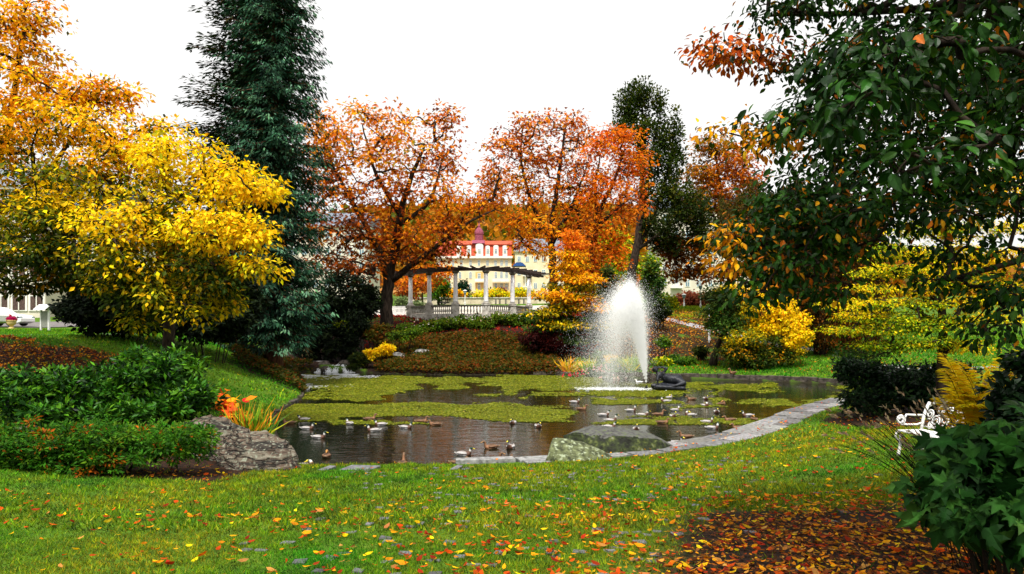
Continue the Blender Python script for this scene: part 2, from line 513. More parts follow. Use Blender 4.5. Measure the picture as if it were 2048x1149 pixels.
def height(x, y, s=None):
    x, y = np.asarray(x, float), np.asarray(y, float)
    if s is None:
        s = pond_sd(x, y)
    th = np.degrees(np.arctan2(y - 36, x - 1))
    sp = np.maximum(s, 0)
    hn = .10 * np.minimum(sp, 19) + .35 * sstep(3.5, 9, x) * sstep(1, 7, sp) * (1 - sstep(18, 24, y))
    hr = .22 + .095 * np.minimum(sp, 75)
    hf = 4.0 * sstep(0, 16.5, sp) + .055 * np.clip(sp - 18, 0, 250)
    sat = np.interp(y, [18, 28, 38], [16, 12.5, 6.8])
    hl = np.interp(y, [25, 31, 40, 55], [2.75, 2.88, 3.2, 3.4]) * (sstep(-2.5, sat, sp) - sstep(-2.5, sat, 0)) + .012 * np.minimum(sp, 60)
    h = .12 + hn * np.interp(th, _ang, _wn_) + hr * np.interp(th, _ang, _wr_) + hf * np.interp(th, _ang, _wf_) + hl * np.interp(th, _ang, _wl_)
    # the stream gully behind the waterfall
    gx = x + 13.6 + .12 * (y - 54)
    h = np.where(s > 0, h - (h - .5) * .85 * np.exp(-(gx / 2.2) ** 2) * sstep(50, 53, y) * (1 - sstep(60, 70, y)), h)
    h = h + .10 * (fbm(x, y, 0, .35, 3) - .5) * sstep(.3, 3, s)
    # far wooded hill
    h = h + 75 * sstep(300, 620, y) * np.exp(-((x + 10) / 420) ** 2) + 14 * (fbm(x, y, 0, .012, 3) - .5) * sstep(300, 500, y)
    return np.where(s > 0, h, np.maximum(-.7, .12 + s * .9))
def gz(x, y):
    return float(height(np.array([x]), np.array([y]))[0])
def ground_at(px, d):
    x = (px - PCX) / FPX * d
    return np.array([x, d, gz(x, d)])

# masks of what covers the ground
def litter_mask(x, y, s):
    n = fbm(x, y, 3.0, .8, 4)
    px = PCX + x / np.maximum(y, .5) * FPX
    near = sstep(-.6, .55, (x - .75 - .36 * (y - 5.0)) + 2.6 * (n - .5)) * (y < 11.5) * (y > -3) * sstep(0, 1.5, 10.6 - y + 3 * (n - .5))
    left = sstep(.40, .56, n + .30 * (1 - np.abs((y - 25.5) / 5)) - .05) * (x < -12.5) * (y > 20) * (y < 32) * sstep(-12.5, -15.5, x)
    bedl = ((x < -5.5) * (x > -12) * sstep(13.3, 13.9, y + 1.2 * (n - .5)) * (1 - sstep(18, 21, y)) * (s > .3))
    right = sstep(.3, .5, n) * (x > 6) * (s > 5.5) * (y > 50) * (y < 88) * sstep(9.3, 8.3, np.abs((px - 1240) / 24)) * (px > 1120)
    far = sstep(.5, .62, n) * (y > 53) * (x > -17) * (x < 8) * (s > 1) * (y < 72)
    shrub = (x > 9.8) * (y > 17) * (y < 29) * (s > 1.8) * sstep(.35, .55, n + .2) * (x < 20)
    return np.clip(near + left + bedl + right * .95 + far * .9 + shrub, 0, 1)
def cover_mask(x, y, s):
    px = PCX + x / np.maximum(y, .5) * FPX
    a = (s > -.2) & (s < 13.5) & (px > 735) & (px < 1330) & (y > 44)
    b = (s > -.2) & (s < 3.4) & (px > 385) & (px < 640) & (y > 36) & (x < -8)
    c = (s > 1) & (px > 560) & (px < 760) & (y > 50) & (y < 66)
    return (a | b | c) * 1.0
def kerb_w(x):
    return np.interp(x, [-1.5, 0, 2, 6, 14], [.4, .65, 1.0, 1.15, 1.05])
def on_kerb(x, y, s):
    return (s < kerb_w(x) + .06) & (s > -.1) & (x > -1.4) & (x < 13.6) & (y < 30.5)

# polar sheet round the camera, out to the horizon
_r = np.concatenate([np.geomspace(.8, 78, 560), np.geomspace(78, 1800, 110)[1:]])
_a = np.radians(np.concatenate([np.linspace(-62, 62, 520), np.linspace(62, 298, 90)[1:-1]]))
_rr, _aa = np.meshgrid(_r, _a, indexing='ij')
_gx, _gy = (_rr * np.sin(_aa)).ravel(), (_rr * np.cos(_aa)).ravel()
_gs = pond_sd(_gx, _gy)
_gh = height(_gx, _gy, _gs)
nr, na = len(_r), len(_a)
_i, _j = np.meshgrid(np.arange(nr - 1), np.arange(na), indexing='ij')
_i, _j = _i.ravel(), _j.ravel()
_gf = np.stack([_i * na + _j, _i * na + (_j + 1) % na, (_i + 1) * na + (_j + 1) % na, (_i + 1) * na + _j], 1)[:, ::-1]
_cv = len(_gx)
_V = np.concatenate([np.stack([_gx, _gy, _gh], 1), [[0, 0, gz(0, 0)]]])
_tri = np.stack([np.full(na, _cv), np.arange(na), (np.arange(na) + 1) % na], 1)[:, ::-1]
_lm = np.append(np.maximum(litter_mask(_gx, _gy, _gs), cover_mask(_gx, _gy, _gs)), 0)
_hillm = np.append(sstep(170, 300, _gy), 0)
_cols = np.stack([_lm, _hillm, np.append((_gs < .05) * 1.0, 0)], 1)

def ground_material():
    m, nt, out = new_mat("ground_cover")
    p = N(nt, "ShaderNodeBsdfPrincipled")
    p.inputs["Roughness"].default_value = .95
    p.inputs["Specular IOR Level"].default_value = .1
    a = N(nt, "ShaderNodeAttribute", attribute_name="Col")
    sep = N(nt, "ShaderNodeSeparateColor")
    nt.links.new(a.outputs["Color"], sep.inputs[0])
    tc = N(nt, "ShaderNodeTexCoord")
    def ns(scale, det=6):
        n = N(nt, "ShaderNodeTexNoise")
        n.inputs["Scale"].default_value = scale; n.inputs["Detail"].default_value = det
        nt.links.new(tc.outputs["Object"], n.inputs["Vector"])
        return n.outputs["Fac"]
    def ramp(fac, stops):
        r = N(nt, "ShaderNodeValToRGB")
        e = r.color_ramp.elements
        while len(e) < len(stops): e.new(.5)
        for q, (pos, c) in zip(e, stops):
            q.position = pos; q.color = (*c, 1)
        nt.links.new(fac, r.inputs[0])
        return r.outputs[0]
    def mix(f, c1, c2):
        mx = N(nt, "ShaderNodeMixRGB")
        nt.links.new(f, mx.inputs[0]); nt.links.new(c1, mx.inputs[1]); nt.links.new(c2, mx.inputs[2])
        return mx.outputs[0]
    grass = ramp(ns(1.1, 8), [(.3, (.030, .075, .006)), (.5, (.06, .135, .008)), (.68, (.12, .165, .012))])
    fine = ramp(ns(26, 4), [(.35, (.018, .035, .004)), (.6, (.085, .17, .010))])
    mg = N(nt, "ShaderNodeMixRGB"); mg.inputs[0].default_value = .5
    nt.links.new(grass, mg.inputs[1]); nt.links.new(fine, mg.inputs[2])
    soil = ramp(ns(14, 8), [(.3, (.006, .004, .003)), (.55, (.022, .012, .008)), (.75, (.09, .032, .010))])
    hill = ramp(ns(.05, 8), [(.35, (.05, .07, .012)), (.5, (.26, .10, .02)), (.65, (.34, .17, .05))])
    c = mix(sep.outputs[0], mg.outputs[0], soil)
    c = mix(sep.outputs[1], c, hill)
    mud = N(nt, "ShaderNodeRGB"); mud.outputs[0].default_value = (.02, .017, .010, 1)
    c = mix(sep.outputs[2], c, mud.outputs[0])
    nt.links.new(c, p.inputs["Base Color"])
    b = N(nt, "ShaderNodeBump"); b.inputs["Strength"].default_value = .7; b.inputs["Distance"].default_value = .06
    nt.links.new(ns(18, 8), b.inputs["Height"])
    nt.links.new(b.outputs[0], p.inputs["Normal"])
    nt.links.new(p.outputs[0], out.inputs["Surface"])
    return m
M['ground'] = ground_material()
tag(mesh_np("ground", _V, [_gf, _tri], M['ground'], col=_cols, smooth=True), kind="structure")

def water_material():
    m, nt, out = new_mat("pond_water")
    p = N(nt, "ShaderNodeBsdfPrincipled")
    p.inputs["Base Color"].default_value = (.006, .007, .003, 1)
    p.inputs["Roughness"].default_value = .04
    p.inputs["IOR"].default_value = 1.33
    p.inputs["Specular IOR Level"].default_value = .5
    tc = N(nt, "ShaderNodeTexCoord")
    def wave(scale, st, stren, dist, prev=None):
        mp = N(nt, "ShaderNodeMapping"); mp.inputs["Scale"].default_value = st
        nt.links.new(tc.outputs["Object"], mp.inputs["Vector"])
        n = N(nt, "ShaderNodeTexNoise"); n.inputs["Scale"].default_value = scale; n.inputs["Detail"].default_value = 3
        nt.links.new(mp.outputs[0], n.inputs["Vector"])
        b = N(nt, "ShaderNodeBump"); b.inputs["Strength"].default_value = stren; b.inputs["Distance"].default_value = dist
        nt.links.new(n.outputs["Fac"], b.inputs["Height"])
        if prev: nt.links.new(prev, b.inputs["Normal"])
        return b.outputs[0]
    w = wave(1.3, (.7, 1.5, 1), .28, .05)
    w = wave(4.2, (.55, 1.6, 1), .36, .025, w)
    nt.links.new(w, p.inputs["Normal"])
    nt.links.new(p.outputs[0], out.inputs["Surface"])
    return m
M['water'] = water_material()
_x0, _y0 = POND.min(0) - 1.5; _x1, _y1 = POND.max(0) + 1.5
tag(mesh_np("water", [(_x0, _y0, 0), (_x1, _y0, 0), (_x1, _y1, 0), (_x0, _y1, 0)], np.array([[0, 1, 2, 3]]), M['water']), kind="structure")

# ------------------------------------------------------------------ leaf templates and scatter
TEMPL = {
    'leaf': ([(0, 0, 0), (.45, .29, .06), (1, 0, -.06), (.45, -.29, .06)], [[0, 1, 2, 3]]),
    'narrow': ([(0, 0, 0), (.45, .14, .03), (1, 0, -.06), (.45, -.14, .03)], [[0, 1, 2, 3]]),
    'oval': ([(0, 0, 0), (.22, .20, .05), (.55, .27, .05), (1, 0, -.10), (.55, -.27, .05), (.22, -.20, .05), (.5, 0, 0)],
             [[0, 6, 2, 1], [6, 3, 2], [0, 5, 4, 6], [6, 4, 3]]),
    'broad': ([(0, 0, 0), (.25, 0, -.02), (.5, 0, -.03), (.75, 0, -.06), (1, 0, -.14), (.12, .13, .02), (.33, .24, .05), (.58, .25, .04), (.82, .14, -.04), (.12, -.13, .02), (.33, -.24, .05), (.58, -.25, .04), (.82, -.14, -.04)],
              [[0, 1, 5], [1, 6, 5], [1, 2, 7, 6], [2, 3, 8, 7], [3, 4, 8], [0, 9, 1], [1, 9, 10], [1, 10, 11, 2], [2, 11, 12, 3], [3, 12, 4]]),
    'curl': ([(0, 0, .10), (.3, .22, .03), (.7, .20, .05), (1, 0, .16), (.7, -.20, .02), (.3, -.22, .06), (.5, 0, 0)],
             [[0, 6, 2, 1], [6, 3, 2], [0, 5, 4, 6], [6, 4, 3]]),
    'maple': ([(0, 0, 0), (.30, 0, .01), (.62, 0, -.02), (1, 0, -.16),
               (-.06, .16, .06), (.06, .34, .05), (.14, .52, -.08), (.28, .36, .04), (.34, .24, .06), (.50, .36, .02), (.70, .50, -.12), (.66, .28, .02), (.66, .17, .04), (.84, .10, -.06),
               (-.06, -.16, .06), (.06, -.34, .05), (.14, -.52, -.08), (.28, -.36, .04), (.34, -.24, .06), (.50, -.36, .02), (.70, -.50, -.12), (.66, -.28, .02), (.66, -.17, .04), (.84, -.10, -.06)],
              [[0, 1, 8, 7, 5, 4], [5, 7, 6], [1, 2, 12, 11, 9, 8], [9, 11, 10], [2, 3, 13, 12], [1, 0, 14, 15, 17, 18], [17, 15, 16], [2, 1, 18, 19, 21, 22], [21, 19, 20], [3, 2, 22, 23]]),
    'fan': ([(0, 0, 0), (.75, .42, -.08), (.62, .16, .03), (1, .1, -.12), (.62, -.16, .03), (.8, -.45, -.08)], [[0, 2, 1], [0, 4, 3, 2], [0, 5, 4]]),
    'blade': ([(0, .05, 0), (0, -.05, 0), (.6, -.035, .10), (.6, .035, .10), (1, 0, -.05)], [[0, 1, 2, 3], [3, 2, 4]]),
    'tri': ([(0, .07, 0), (0, -.07, 0), (1, 0, .15)], [[0, 1, 2]]),
}
def stamp(t, P, D, Nn, L, W=1.0):
    T, Fs = TEMPL[t]
    T = np.array(T, float); k = len(T)
    D = unit(D); S = unit(np.cross(D, Nn)); Nn = np.cross(S, D)
    L = np.broadcast_to(np.asarray(L, float), (len(P),))[:, None, None]
    V = P[:, None, :] + L * (T[None, :, 0, None] * D[:, None] + W * T[None, :, 1, None] * S[:, None] + T[None, :, 2, None] * Nn[:, None])
    base = (np.arange(len(P)) * k)[:, None]
    faces = []
    for ln in sorted(set(len(f) for f in Fs)):
        fs = np.array([f for f in Fs if len(f) == ln])
        faces.append((base[:, :, None] + fs[None]).reshape(-1, ln))
    return V.reshape(-1, 3), faces, k

VEIN = {'broad': [1.3, 1.35, 1.35, 1.3, 1.2] + [.9] * 8, 'maple': [1.5, 1.5, 1.4, 1.1] + [.9, .88, .85, .9, 1.0, .9, .8, .9, 1.05, .9] * 2}
class Leaves:
    def __init__(s): s.V, s.F, s.C, s.n = [], [], [], 0
    def add(s, t, P, D, Nn, L, col, W=1.0):
        if len(P) == 0: return s
        V, fs, k = stamp(t, np.asarray(P, float), np.asarray(D, float), np.asarray(Nn, float), L, W)
        s.F += [f + s.n for f in fs]
        cc = np.repeat(np.clip(col, 0, 1), k, axis=0)
        if t in VEIN:                                     # pale midrib, darker blade edge
            cc = np.clip(cc * np.tile(VEIN[t], len(P))[:, None], 0, .95)
        s.V.append(V); s.C.append(cc); s.n += len(V)
        return s
    def build(s, name, m, parent=None, local=None):
        return mesh_np(name, np.concatenate(s.V), s.F, m, parent, col=np.concatenate(s.C), local=local)

PAL = {   # real leaf colours, (colour, weight)
    'or': [((.92, .47, .010), 4), ((.84, .33, .008), 2), ((.92, .57, .012), 3), ((.30, .12, .01), 1), ((.16, .15, .010), 1)],
    'yo': [((.92, .54, .010), 4), ((.92, .44, .010), 2), ((.92, .62, .015), 2), ((.18, .18, .010), 1.3), ((.08, .11, .008), 1)],
    'ye': [((.92, .63, .012), 5), ((.92, .55, .008), 2), ((.92, .70, .02), 2), ((.44, .40, .012), .8)],
    'yg': [((.92, .62, .012), 2.4), ((.52, .42, .015), 2), ((.22, .24, .012), 2), ((.09, .13, .008), 2)],
    'gr': [((.06, .10, .008), 4), ((.10, .13, .010), 3), ((.30, .25, .012), 1.2), ((.04, .07, .008), 3), ((.6, .3, .01), .5)],
    'yew': [((.012, .022, .008), 4), ((.02, .035, .010), 2), ((.03, .045, .012), 1)],
    'ch': [((.62, .20, .010), 4), ((.70, .26, .010), 3), ((.44, .11, .008), 3.5), ((.80, .38, .012), 2), ((.26, .07, .008), 1.5)],
    'chy': [((.76, .30, .010), 4), ((.84, .42, .012), 3), ((.62, .19, .008), 2), ((.50, .38, .02), 1)],
    'chr': [((.74, .22, .010), 4), ((.82, .31, .010), 4), ((.62, .15, .012), 2), ((.85, .40, .02), 1.5)],
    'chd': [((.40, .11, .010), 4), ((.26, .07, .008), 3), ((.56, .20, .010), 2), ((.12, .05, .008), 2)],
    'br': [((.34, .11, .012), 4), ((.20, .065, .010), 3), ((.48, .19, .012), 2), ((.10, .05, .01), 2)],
    'bg': [((.48, .24, .012), 3), ((.16, .17, .012), 3), ((.60, .25, .010), 3), ((.30, .12, .01), 2)],
    'col': [((.050, .085, .010), 4), ((.085, .12, .012), 3), ((.14, .15, .015), 1.5), ((.03, .055, .010), 2)],
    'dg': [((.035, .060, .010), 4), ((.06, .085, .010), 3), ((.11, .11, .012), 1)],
    'we': [((.10, .085, .012), 4), ((.05, .05, .010), 4), ((.26, .10, .012), 1.5), ((.15, .14, .015), 2)],
    'web': [((.16, .06, .010), 4), ((.05, .035, .010), 3), ((.32, .13, .012), 2), ((.05, .06, .010), 2)],
    'lime': [((.38, .46, .012), 4), ((.20, .32, .012), 3), ((.80, .66, .016), 2.4), ((.10, .19, .010), 2.5)],
    'limey': [((.92, .66, .012), 4), ((.62, .60, .014), 3), ((.92, .58, .010), 2), ((.24, .34, .012), 2)],
    'near': [((.020, .062, .009), 5), ((.034, .095, .011), 4), ((.06, .14, .014), 2), ((.50, .18, .012), .35), ((.60, .30, .014), .35)],
    'neary': [((.80, .42, .010), 4), ((.74, .30, .010), 3), ((.05, .09, .01), 2)],
    'nearo': [((.52, .13, .012), 4), ((.62, .21, .012), 3), ((.26, .08, .01), 2), ((.05, .08, .01), 1.5)],
    'nearl': [((.035, .10, .014), 3), ((.02, .06, .012), 4), ((.06, .14, .02), 1), ((.40, .15, .03), .15)],
    'rh': [((.030, .105, .012), 4), ((.058, .17, .016), 4), ((.13, .29, .02), 3), ((.012, .035, .010), 2)],
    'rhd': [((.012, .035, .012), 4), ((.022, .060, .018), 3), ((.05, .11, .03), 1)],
    'az': [((.055, .17, .014), 4), ((.09, .23, .018), 4), ((.15, .27, .018), 2), ((.03, .08, .010), 2), ((.42, .14, .01), .8)],
    'hyd': [((.032, .10, .022), 4), ((.050, .14, .030), 4), ((.08, .19, .04), 2), ((.015, .055, .01), 2)],
    'fern': [((.94, .74, .02), 5), ((.94, .66, .015), 3), ((.80, .74, .03), 2)],
    'sp': [((.032, .090, .050), 4), ((.056, .14, .082), 4), ((.15, .28, .17), 2.6), ((.010, .035, .022), 3), ((.07, .05, .02), .6)],
    'pi': [((.018, .038, .012), 4), ((.030, .058, .016), 3), ((.055, .08, .02), 1.5)],
    'cot': [((.10, .105, .012), 4), ((.16, .11, .012), 3), ((.22, .085, .010), 2.5), ((.06, .08, .010), 3), ((.30, .10, .010), .7)],
    'cotl': [((.07, .085, .010), 4), ((.12, .10, .010), 3), ((.22, .07, .010), 2), ((.04, .06, .008), 3)],
    'rose': [((.10, .19, .014), 4), ((.16, .24, .016), 3), ((.24, .27, .02), 2), ((.03, .06, .01), 2)],
    'red': [((.40, .022, .012), 4), ((.26, .014, .012), 3), ((.55, .07, .015), 2), ((.12, .02, .01), 2)],
    'dred': [((.09, .014, .012), 4), ((.05, .010, .010), 4), ((.16, .03, .02), 1)],
    'gry': [((.16, .22, .09), 3), ((.24, .30, .14), 3), ((.10, .14, .05), 2)],
    'brush': [((.30, .09, .045), 4), ((.22, .065, .035), 3), ((.38, .15, .06), 2)],
    'jun': [((.06, .13, .02), 4), ((.10, .18, .03), 3), ((.03, .07, .015), 3), ((.22, .24, .03), 1)],
    'cyp': [((.01, .05, .02), 4), ((.02, .07, .03), 2)],
    'bed': [((.10, .22, .02), 3), ((.20, .30, .02), 2), ((.05, .12, .02), 3)],
    'litter': [((.58, .25, .02), 3), ((.36, .13, .02), 3.5), ((.80, .46, .02), 2), ((.22, .075, .02), 4), ((.10, .045, .018), 4), ((.62, .36, .10), 1.5)],
    'lawnleaf': [((.80, .36, .012), 3), ((.88, .58, .014), 1.6), ((.62, .12, .012), 3.4), ((.40, .05, .012), 3), ((.60, .30, .10), 1)],
}
def pick(name, n):
    cs = np.array([c for c, w in PAL[name]]); w = np.array([w for c, w in PAL[name]], float)
    return cs[rng.choice(len(cs), n, p=w / w.sum())]
def jitter(c, a=.22):
    n = len(c)
    c = np.asarray(c, float) ** 1.27
    c = c * (1 + a * rng.normal(size=(n, 1)))
    return np.clip(c * (1 + .08 * rng.normal(size=(n, 3))), .003, .92)
def clump_cols(pals, idx, coh=.5):
    """pals: palette name per clump; leaves share their clump's colour with probability coh"""
    m = len(pals); n = len(idx)
    cc = np.zeros((m, 3)); lc = np.zeros((n, 3))
    pals = np.asarray(pals)
    for p in set(pals.tolist()):
        k = pals == p
        cc[k] = pick(p, k.sum())
        kl = k[idx]
        lc[kl] = pick(p, kl.sum())
    use = rng.random(n) < coh
    return jitter(np.where(use[:, None], cc[idx], lc))

def clump_leaves(LV, C, Rr, n, L, pals, droop=.35, up=1.0, jit=.55, t='leaf', coh=.5, W=1.0, hollow=2.2):
    C = np.asarray(C, float); m = len(C)
    Rr = np.broadcast_to(np.asarray(Rr, float), (m, 3))
    idx = np.repeat(np.arange(m), n); k = len(idx)
    u = unit(rng.normal(size=(k, 3)))
    off = u * (rng.random(k) ** (1 / hollow))[:, None] * Rr[idx]
    P = C[idx] + off
    D = u.copy(); D[:, 2] *= .5
    D = unit(D) + jit * rng.normal(size=(k, 3)); D[:, 2] -= droop
    Nn = u * .35 + np.array([0, -.25, up]) + .45 * rng.normal(size=(k, 3))
    LV.add(t, P, D, Nn, L * (.6 + .75 * rng.random(k)), clump_cols(pals, idx, coh), W)
    return LV

def lobe_clumps(lobes, n, shell=2.6):
    """lobes: (px, py, d, rx_px, ry_px, rz_m, palette) -> clump centres spread through the lobes, palettes, lobe sizes"""
    w = np.array([max(l[3] * l[4], 1) * (l[2] ** 2) for l in lobes], float) ** .8
    w /= w.sum()
    C, pl = [], []
    for l, q in zip(lobes, w):
        k = max(2, int(round(n * q)))
        c = at(l[0], l[1], l[2]); r = np.array([l[3] / FPX * l[2], l[5], l[4] / FPX * l[2]])
        u = unit(rng.normal(size=(k, 3)))
        C.append(c + u * (rng.random(k) ** (1 / shell))[:, None] * r)
        pl += [l[6]] * k
    return np.concatenate(C), pl

def branches(mb, limbs, C, rtip=.02, sides=5, sag=.06, wander=.08):
    """limbs: list of (points, r0, r1); then every clump centre is joined to the nearest wood"""
    nodes, par, rad0 = [], [], []
    tree_r = []
    for pts, r0, r1 in limbs:
        pts = np.asarray(pts, float)
        seg = np.linalg.norm(np.diff(pts, axis=0), axis=1); t = np.concatenate([[0], np.cumsum(seg)])
        k = max(6, int(t[-1] / .6))
        tt = np.linspace(0, t[-1], k)
        # smooth resample
        Q = np.stack([np.interp(tt, t, pts[:, i]) for i in range(3)], 1)
        for _ in range(2):
            Q[1:-1] = .25 * Q[:-2] + .5 * Q[1:-1] + .25 * Q[2:]
        Q[1:] += wander * .5 * rng.normal(size=(k - 1, 3)) * min(1.0, r0 * 3)
        rr = np.linspace(r0, r1, k)
        if len(pts) and abs(pts[0][2] - min(l[0][0][2] for l in limbs)) < .05:
            rr[0] *= 1.5; rr[1] *= 1.15
        mb.tube(Q, rr, 9)
        for q, r in zip(Q, rr):
            nodes.append(q); par.append(-1); tree_r.append(r)
    nodes = list(nodes)
    base = np.array(nodes)
    nlimb = len(base)
    order = np.argsort(np.min(np.linalg.norm(C[:, None] - base[None], axis=2), axis=1))
    A = np.zeros((nlimb + len(C) * 4, 3)); A[:nlimb] = base; cnt = nlimb
    child = {}; chains = []
    load = np.zeros(len(A)); parent = -np.ones(len(A), int)
    for ci in order:
        c = C[ci]
        dv = c - A[:cnt]
        dist = np.linalg.norm(dv, axis=1) + .5 * np.maximum(0, A[:cnt, 2] - c[2])
        j = int(np.argmin(dist[:cnt]))
        p0 = A[j]; ln = np.linalg.norm(c - p0)
        ids = [j]
        for t in (.35, .7, 1.0):
            q = p0 + (c - p0) * t + np.array([0, 0, sag * ln * math.sin(math.pi * t)]) + (wander * ln * .5 * rng.normal(size=3) if t < 1 else 0)
            A[cnt] = q; parent[cnt] = ids[-1]; ids.append(cnt); cnt += 1
        chains.append(ids)
        k = ids[-1]
        while k >= 0:
            load[k] += 1; k = parent[k]
    for ids in chains:
        r = [rtip * max(load[i], 1) ** .45 for i in ids]
        r[0] = r[1]
        if ids[0] < nlimb: r = [min(x, tree_r[ids[0]] * .8) for x in r]
        mb.tube([A[i] for i in ids], r, sides, cap=False)
    return mb

def lib_tree(name, label, cat, base, limbs, lobes, nclump, nleaf, L, cr=(.9, .9, .5), bark='bark', group=None, leafm='leaf', rtip=.02, t='leaf', **kw):
    """base (px,d); limbs in (px,py,d) points"""
    b = ground_at(*base) if len(base) == 2 else np.asarray(base, float)
    root = thing(name, label, cat, b, group=group)
    C, pl = lobe_clumps(lobes, nclump)
    lim = []
    for k, (pts, r0, r1) in enumerate(limbs):
        q = [at(*p) for p in pts]
        if k == 0: q = [b - [0, 0, .15]] + q
        lim.append(([x - b for x in q], r0, r1))
    mb = MB()
    branches(mb, lim, C - b, rtip)
    mb.build("trunk", M[bark], root, smooth=True)
    LV = Leaves()
    clump_leaves(LV, C, cr, nleaf, L, pl, t=t, **kw)
    LV.build("crown", M[leafm], root, local=b)
    return root

def lib_shrub(name, label, cat, lobes, nclump, nleaf, L, cr=(.3, .3, .2), group=None, leafm='leaf', base=None, t='leaf', stems=7, **kw):
    d0 = lobes[0][2]
    b = ground_at(*(base or (lobes[0][0], d0)))
    root = thing(name, label, cat, b, group=group)
    C, pl = lobe_clumps(lobes, nclump, 2.2)
    zg = height(C[:, 0], C[:, 1]) + .05
    C[:, 2] = np.maximum(C[:, 2], zg)
    LV = Leaves()
    clump_leaves(LV, C, cr, nleaf, L, pl, t=t, **kw)
    mb = MB()
    tub = MB()
    sel = C[rng.choice(len(C), min(stems, len(C)), replace=False)]
    for q in sel:
        s0 = np.array([b[0] + (q[0] - b[0]) * .5, b[1] + (q[1] - b[1]) * .5, 0.]); s0[2] = gz(s0[0], s0[1]) - .05
        md = .5 * (s0 + q) + np.array([0, 0, .05])
        tub.tube([s0, md, q], [.016, .012, .006] if d0 < 8 else [.03, .022, .01], 5)
    LV.F += [np.array([f]) + LV.n for f in tub.f]; LV.V.append(np.array(tub.v)); LV.C.append(np.tile([.03, .022, .016], (len(tub.v), 1))); LV.n += len(tub.v)
    LV.build("foliage", M[leafm], root, local=b)
    return root
# ------------------------------------------------------------------ trees
lib_tree("autumn_tree", "tall tree at the left edge, orange at the top turning yellow and green below", "tree", (-95, 29),
    [([(-90, 560, 29), (-40, 420, 28.5), (20, 250, 28), (48, 60, 27.5)], .30, .07), ([(-60, 470, 28.7), (110, 330, 27), (190, 210, 27)], .15, .04),
     ([(-70, 520, 28.7), (90, 450, 26), (220, 400, 25)], .13, .04), ([(-20, 370, 28), (-10, 280, 27), (-60, 200, 27)], .12, .04)],
    [(25, 70, 27.5, 70, 85, 2.2, 'or'), (70, 20, 27.5, 25, 30, 1, 'or'), (40, 185, 27, 75, 70, 2.6, 'or'), (180, 205, 27, 85, 42, 1.6, 'or'), (235, 180, 27, 30, 22, .8, 'or'),
     (110, 270, 26.5, 110, 60, 2.4, 'yo'), (230, 275, 26, 75, 45, 1.8, 'yo'), (310, 250, 26.5, 35, 18, 1, 'yo'), (10, 320, 26, 110, 80, 2.4, 'yo'), (150, 370, 25, 110, 65, 2.2, 'yg'),
     (20, 430, 25, 90, 60, 2.2, 'yg'), (110, 460, 25, 110, 70, 2.2, 'yg'), (235, 340, 25.5, 60, 44, 1.6, 'yo'), (150, 510, 25, 90, 46, 1.8, 'gr'), (40, 545, 25.5, 90, 45, 2, 'gr'), (160, 545, 25.5, 75, 45, 2, 'gr'), (-50, 400, 27, 60, 180, 2, 'yo'), (110, 570, 26, 110, 22, 1.5, 'gr')],
    380, 76, .185, cr=(.85, .85, .30), droop=.5)

lib_tree("golden_tree", "broad golden yellow tree with drooping branches on the left bank", "tree", (338, 31),
    [([(340, 600, 30), (330, 520, 27.5), (318, 400, 25.5), (330, 300, 24.5)], .26, .05), ([(335, 570, 29), (400, 470, 25), (500, 420, 23.5)], .13, .035),
     ([(330, 530, 27.5), (400, 390, 24.5), (440, 330, 24)], .11, .03), ([(325, 470, 26.5), (260, 440, 23.5), (210, 440, 22.5)], .10, .03), ([(335, 560, 28.5), (420, 560, 24), (500, 540, 23)], .09, .03)],
    [(375, 322, 24, 90, 44, 1.7, 'ye'), (300, 300, 24.5, 45, 28, 1.2, 'ye'), (470, 372, 23.5, 72, 46, 1.5, 'ye'), (520, 385, 23.5, 32, 22, .8, 'ye'), (245, 440, 22.5, 72, 50, 1.5, 'ye'), (340, 405, 24, 90, 55, 1.6, 'yg'), (390, 470, 24.5, 80, 40, 1.4, 'gr'),
     (430, 455, 23, 90, 58, 1.6, 'ye'), (500, 470, 23, 40, 35, 1, 'ye'), (505, 535, 22.8, 55, 16, .9, 'ye'), (320, 510, 23.5, 105, 65, 1.8, 'yg'), (430, 540, 23, 75, 46, 1.4, 'gr'),
     (380, 590, 23.5, 80, 50, 1.6, 'yg'), (280, 590, 23.5, 55, 40, 1.4, 'gr'), (285, 640, 23.5, 25, 16, .8, 'yg'), (215, 520, 23, 70, 60, 1.5, 'yg'), (445, 600, 24, 35, 18, .9, 'yg')],
    300, 66, .168, cr=(.66, .66, .36), droop=.6)

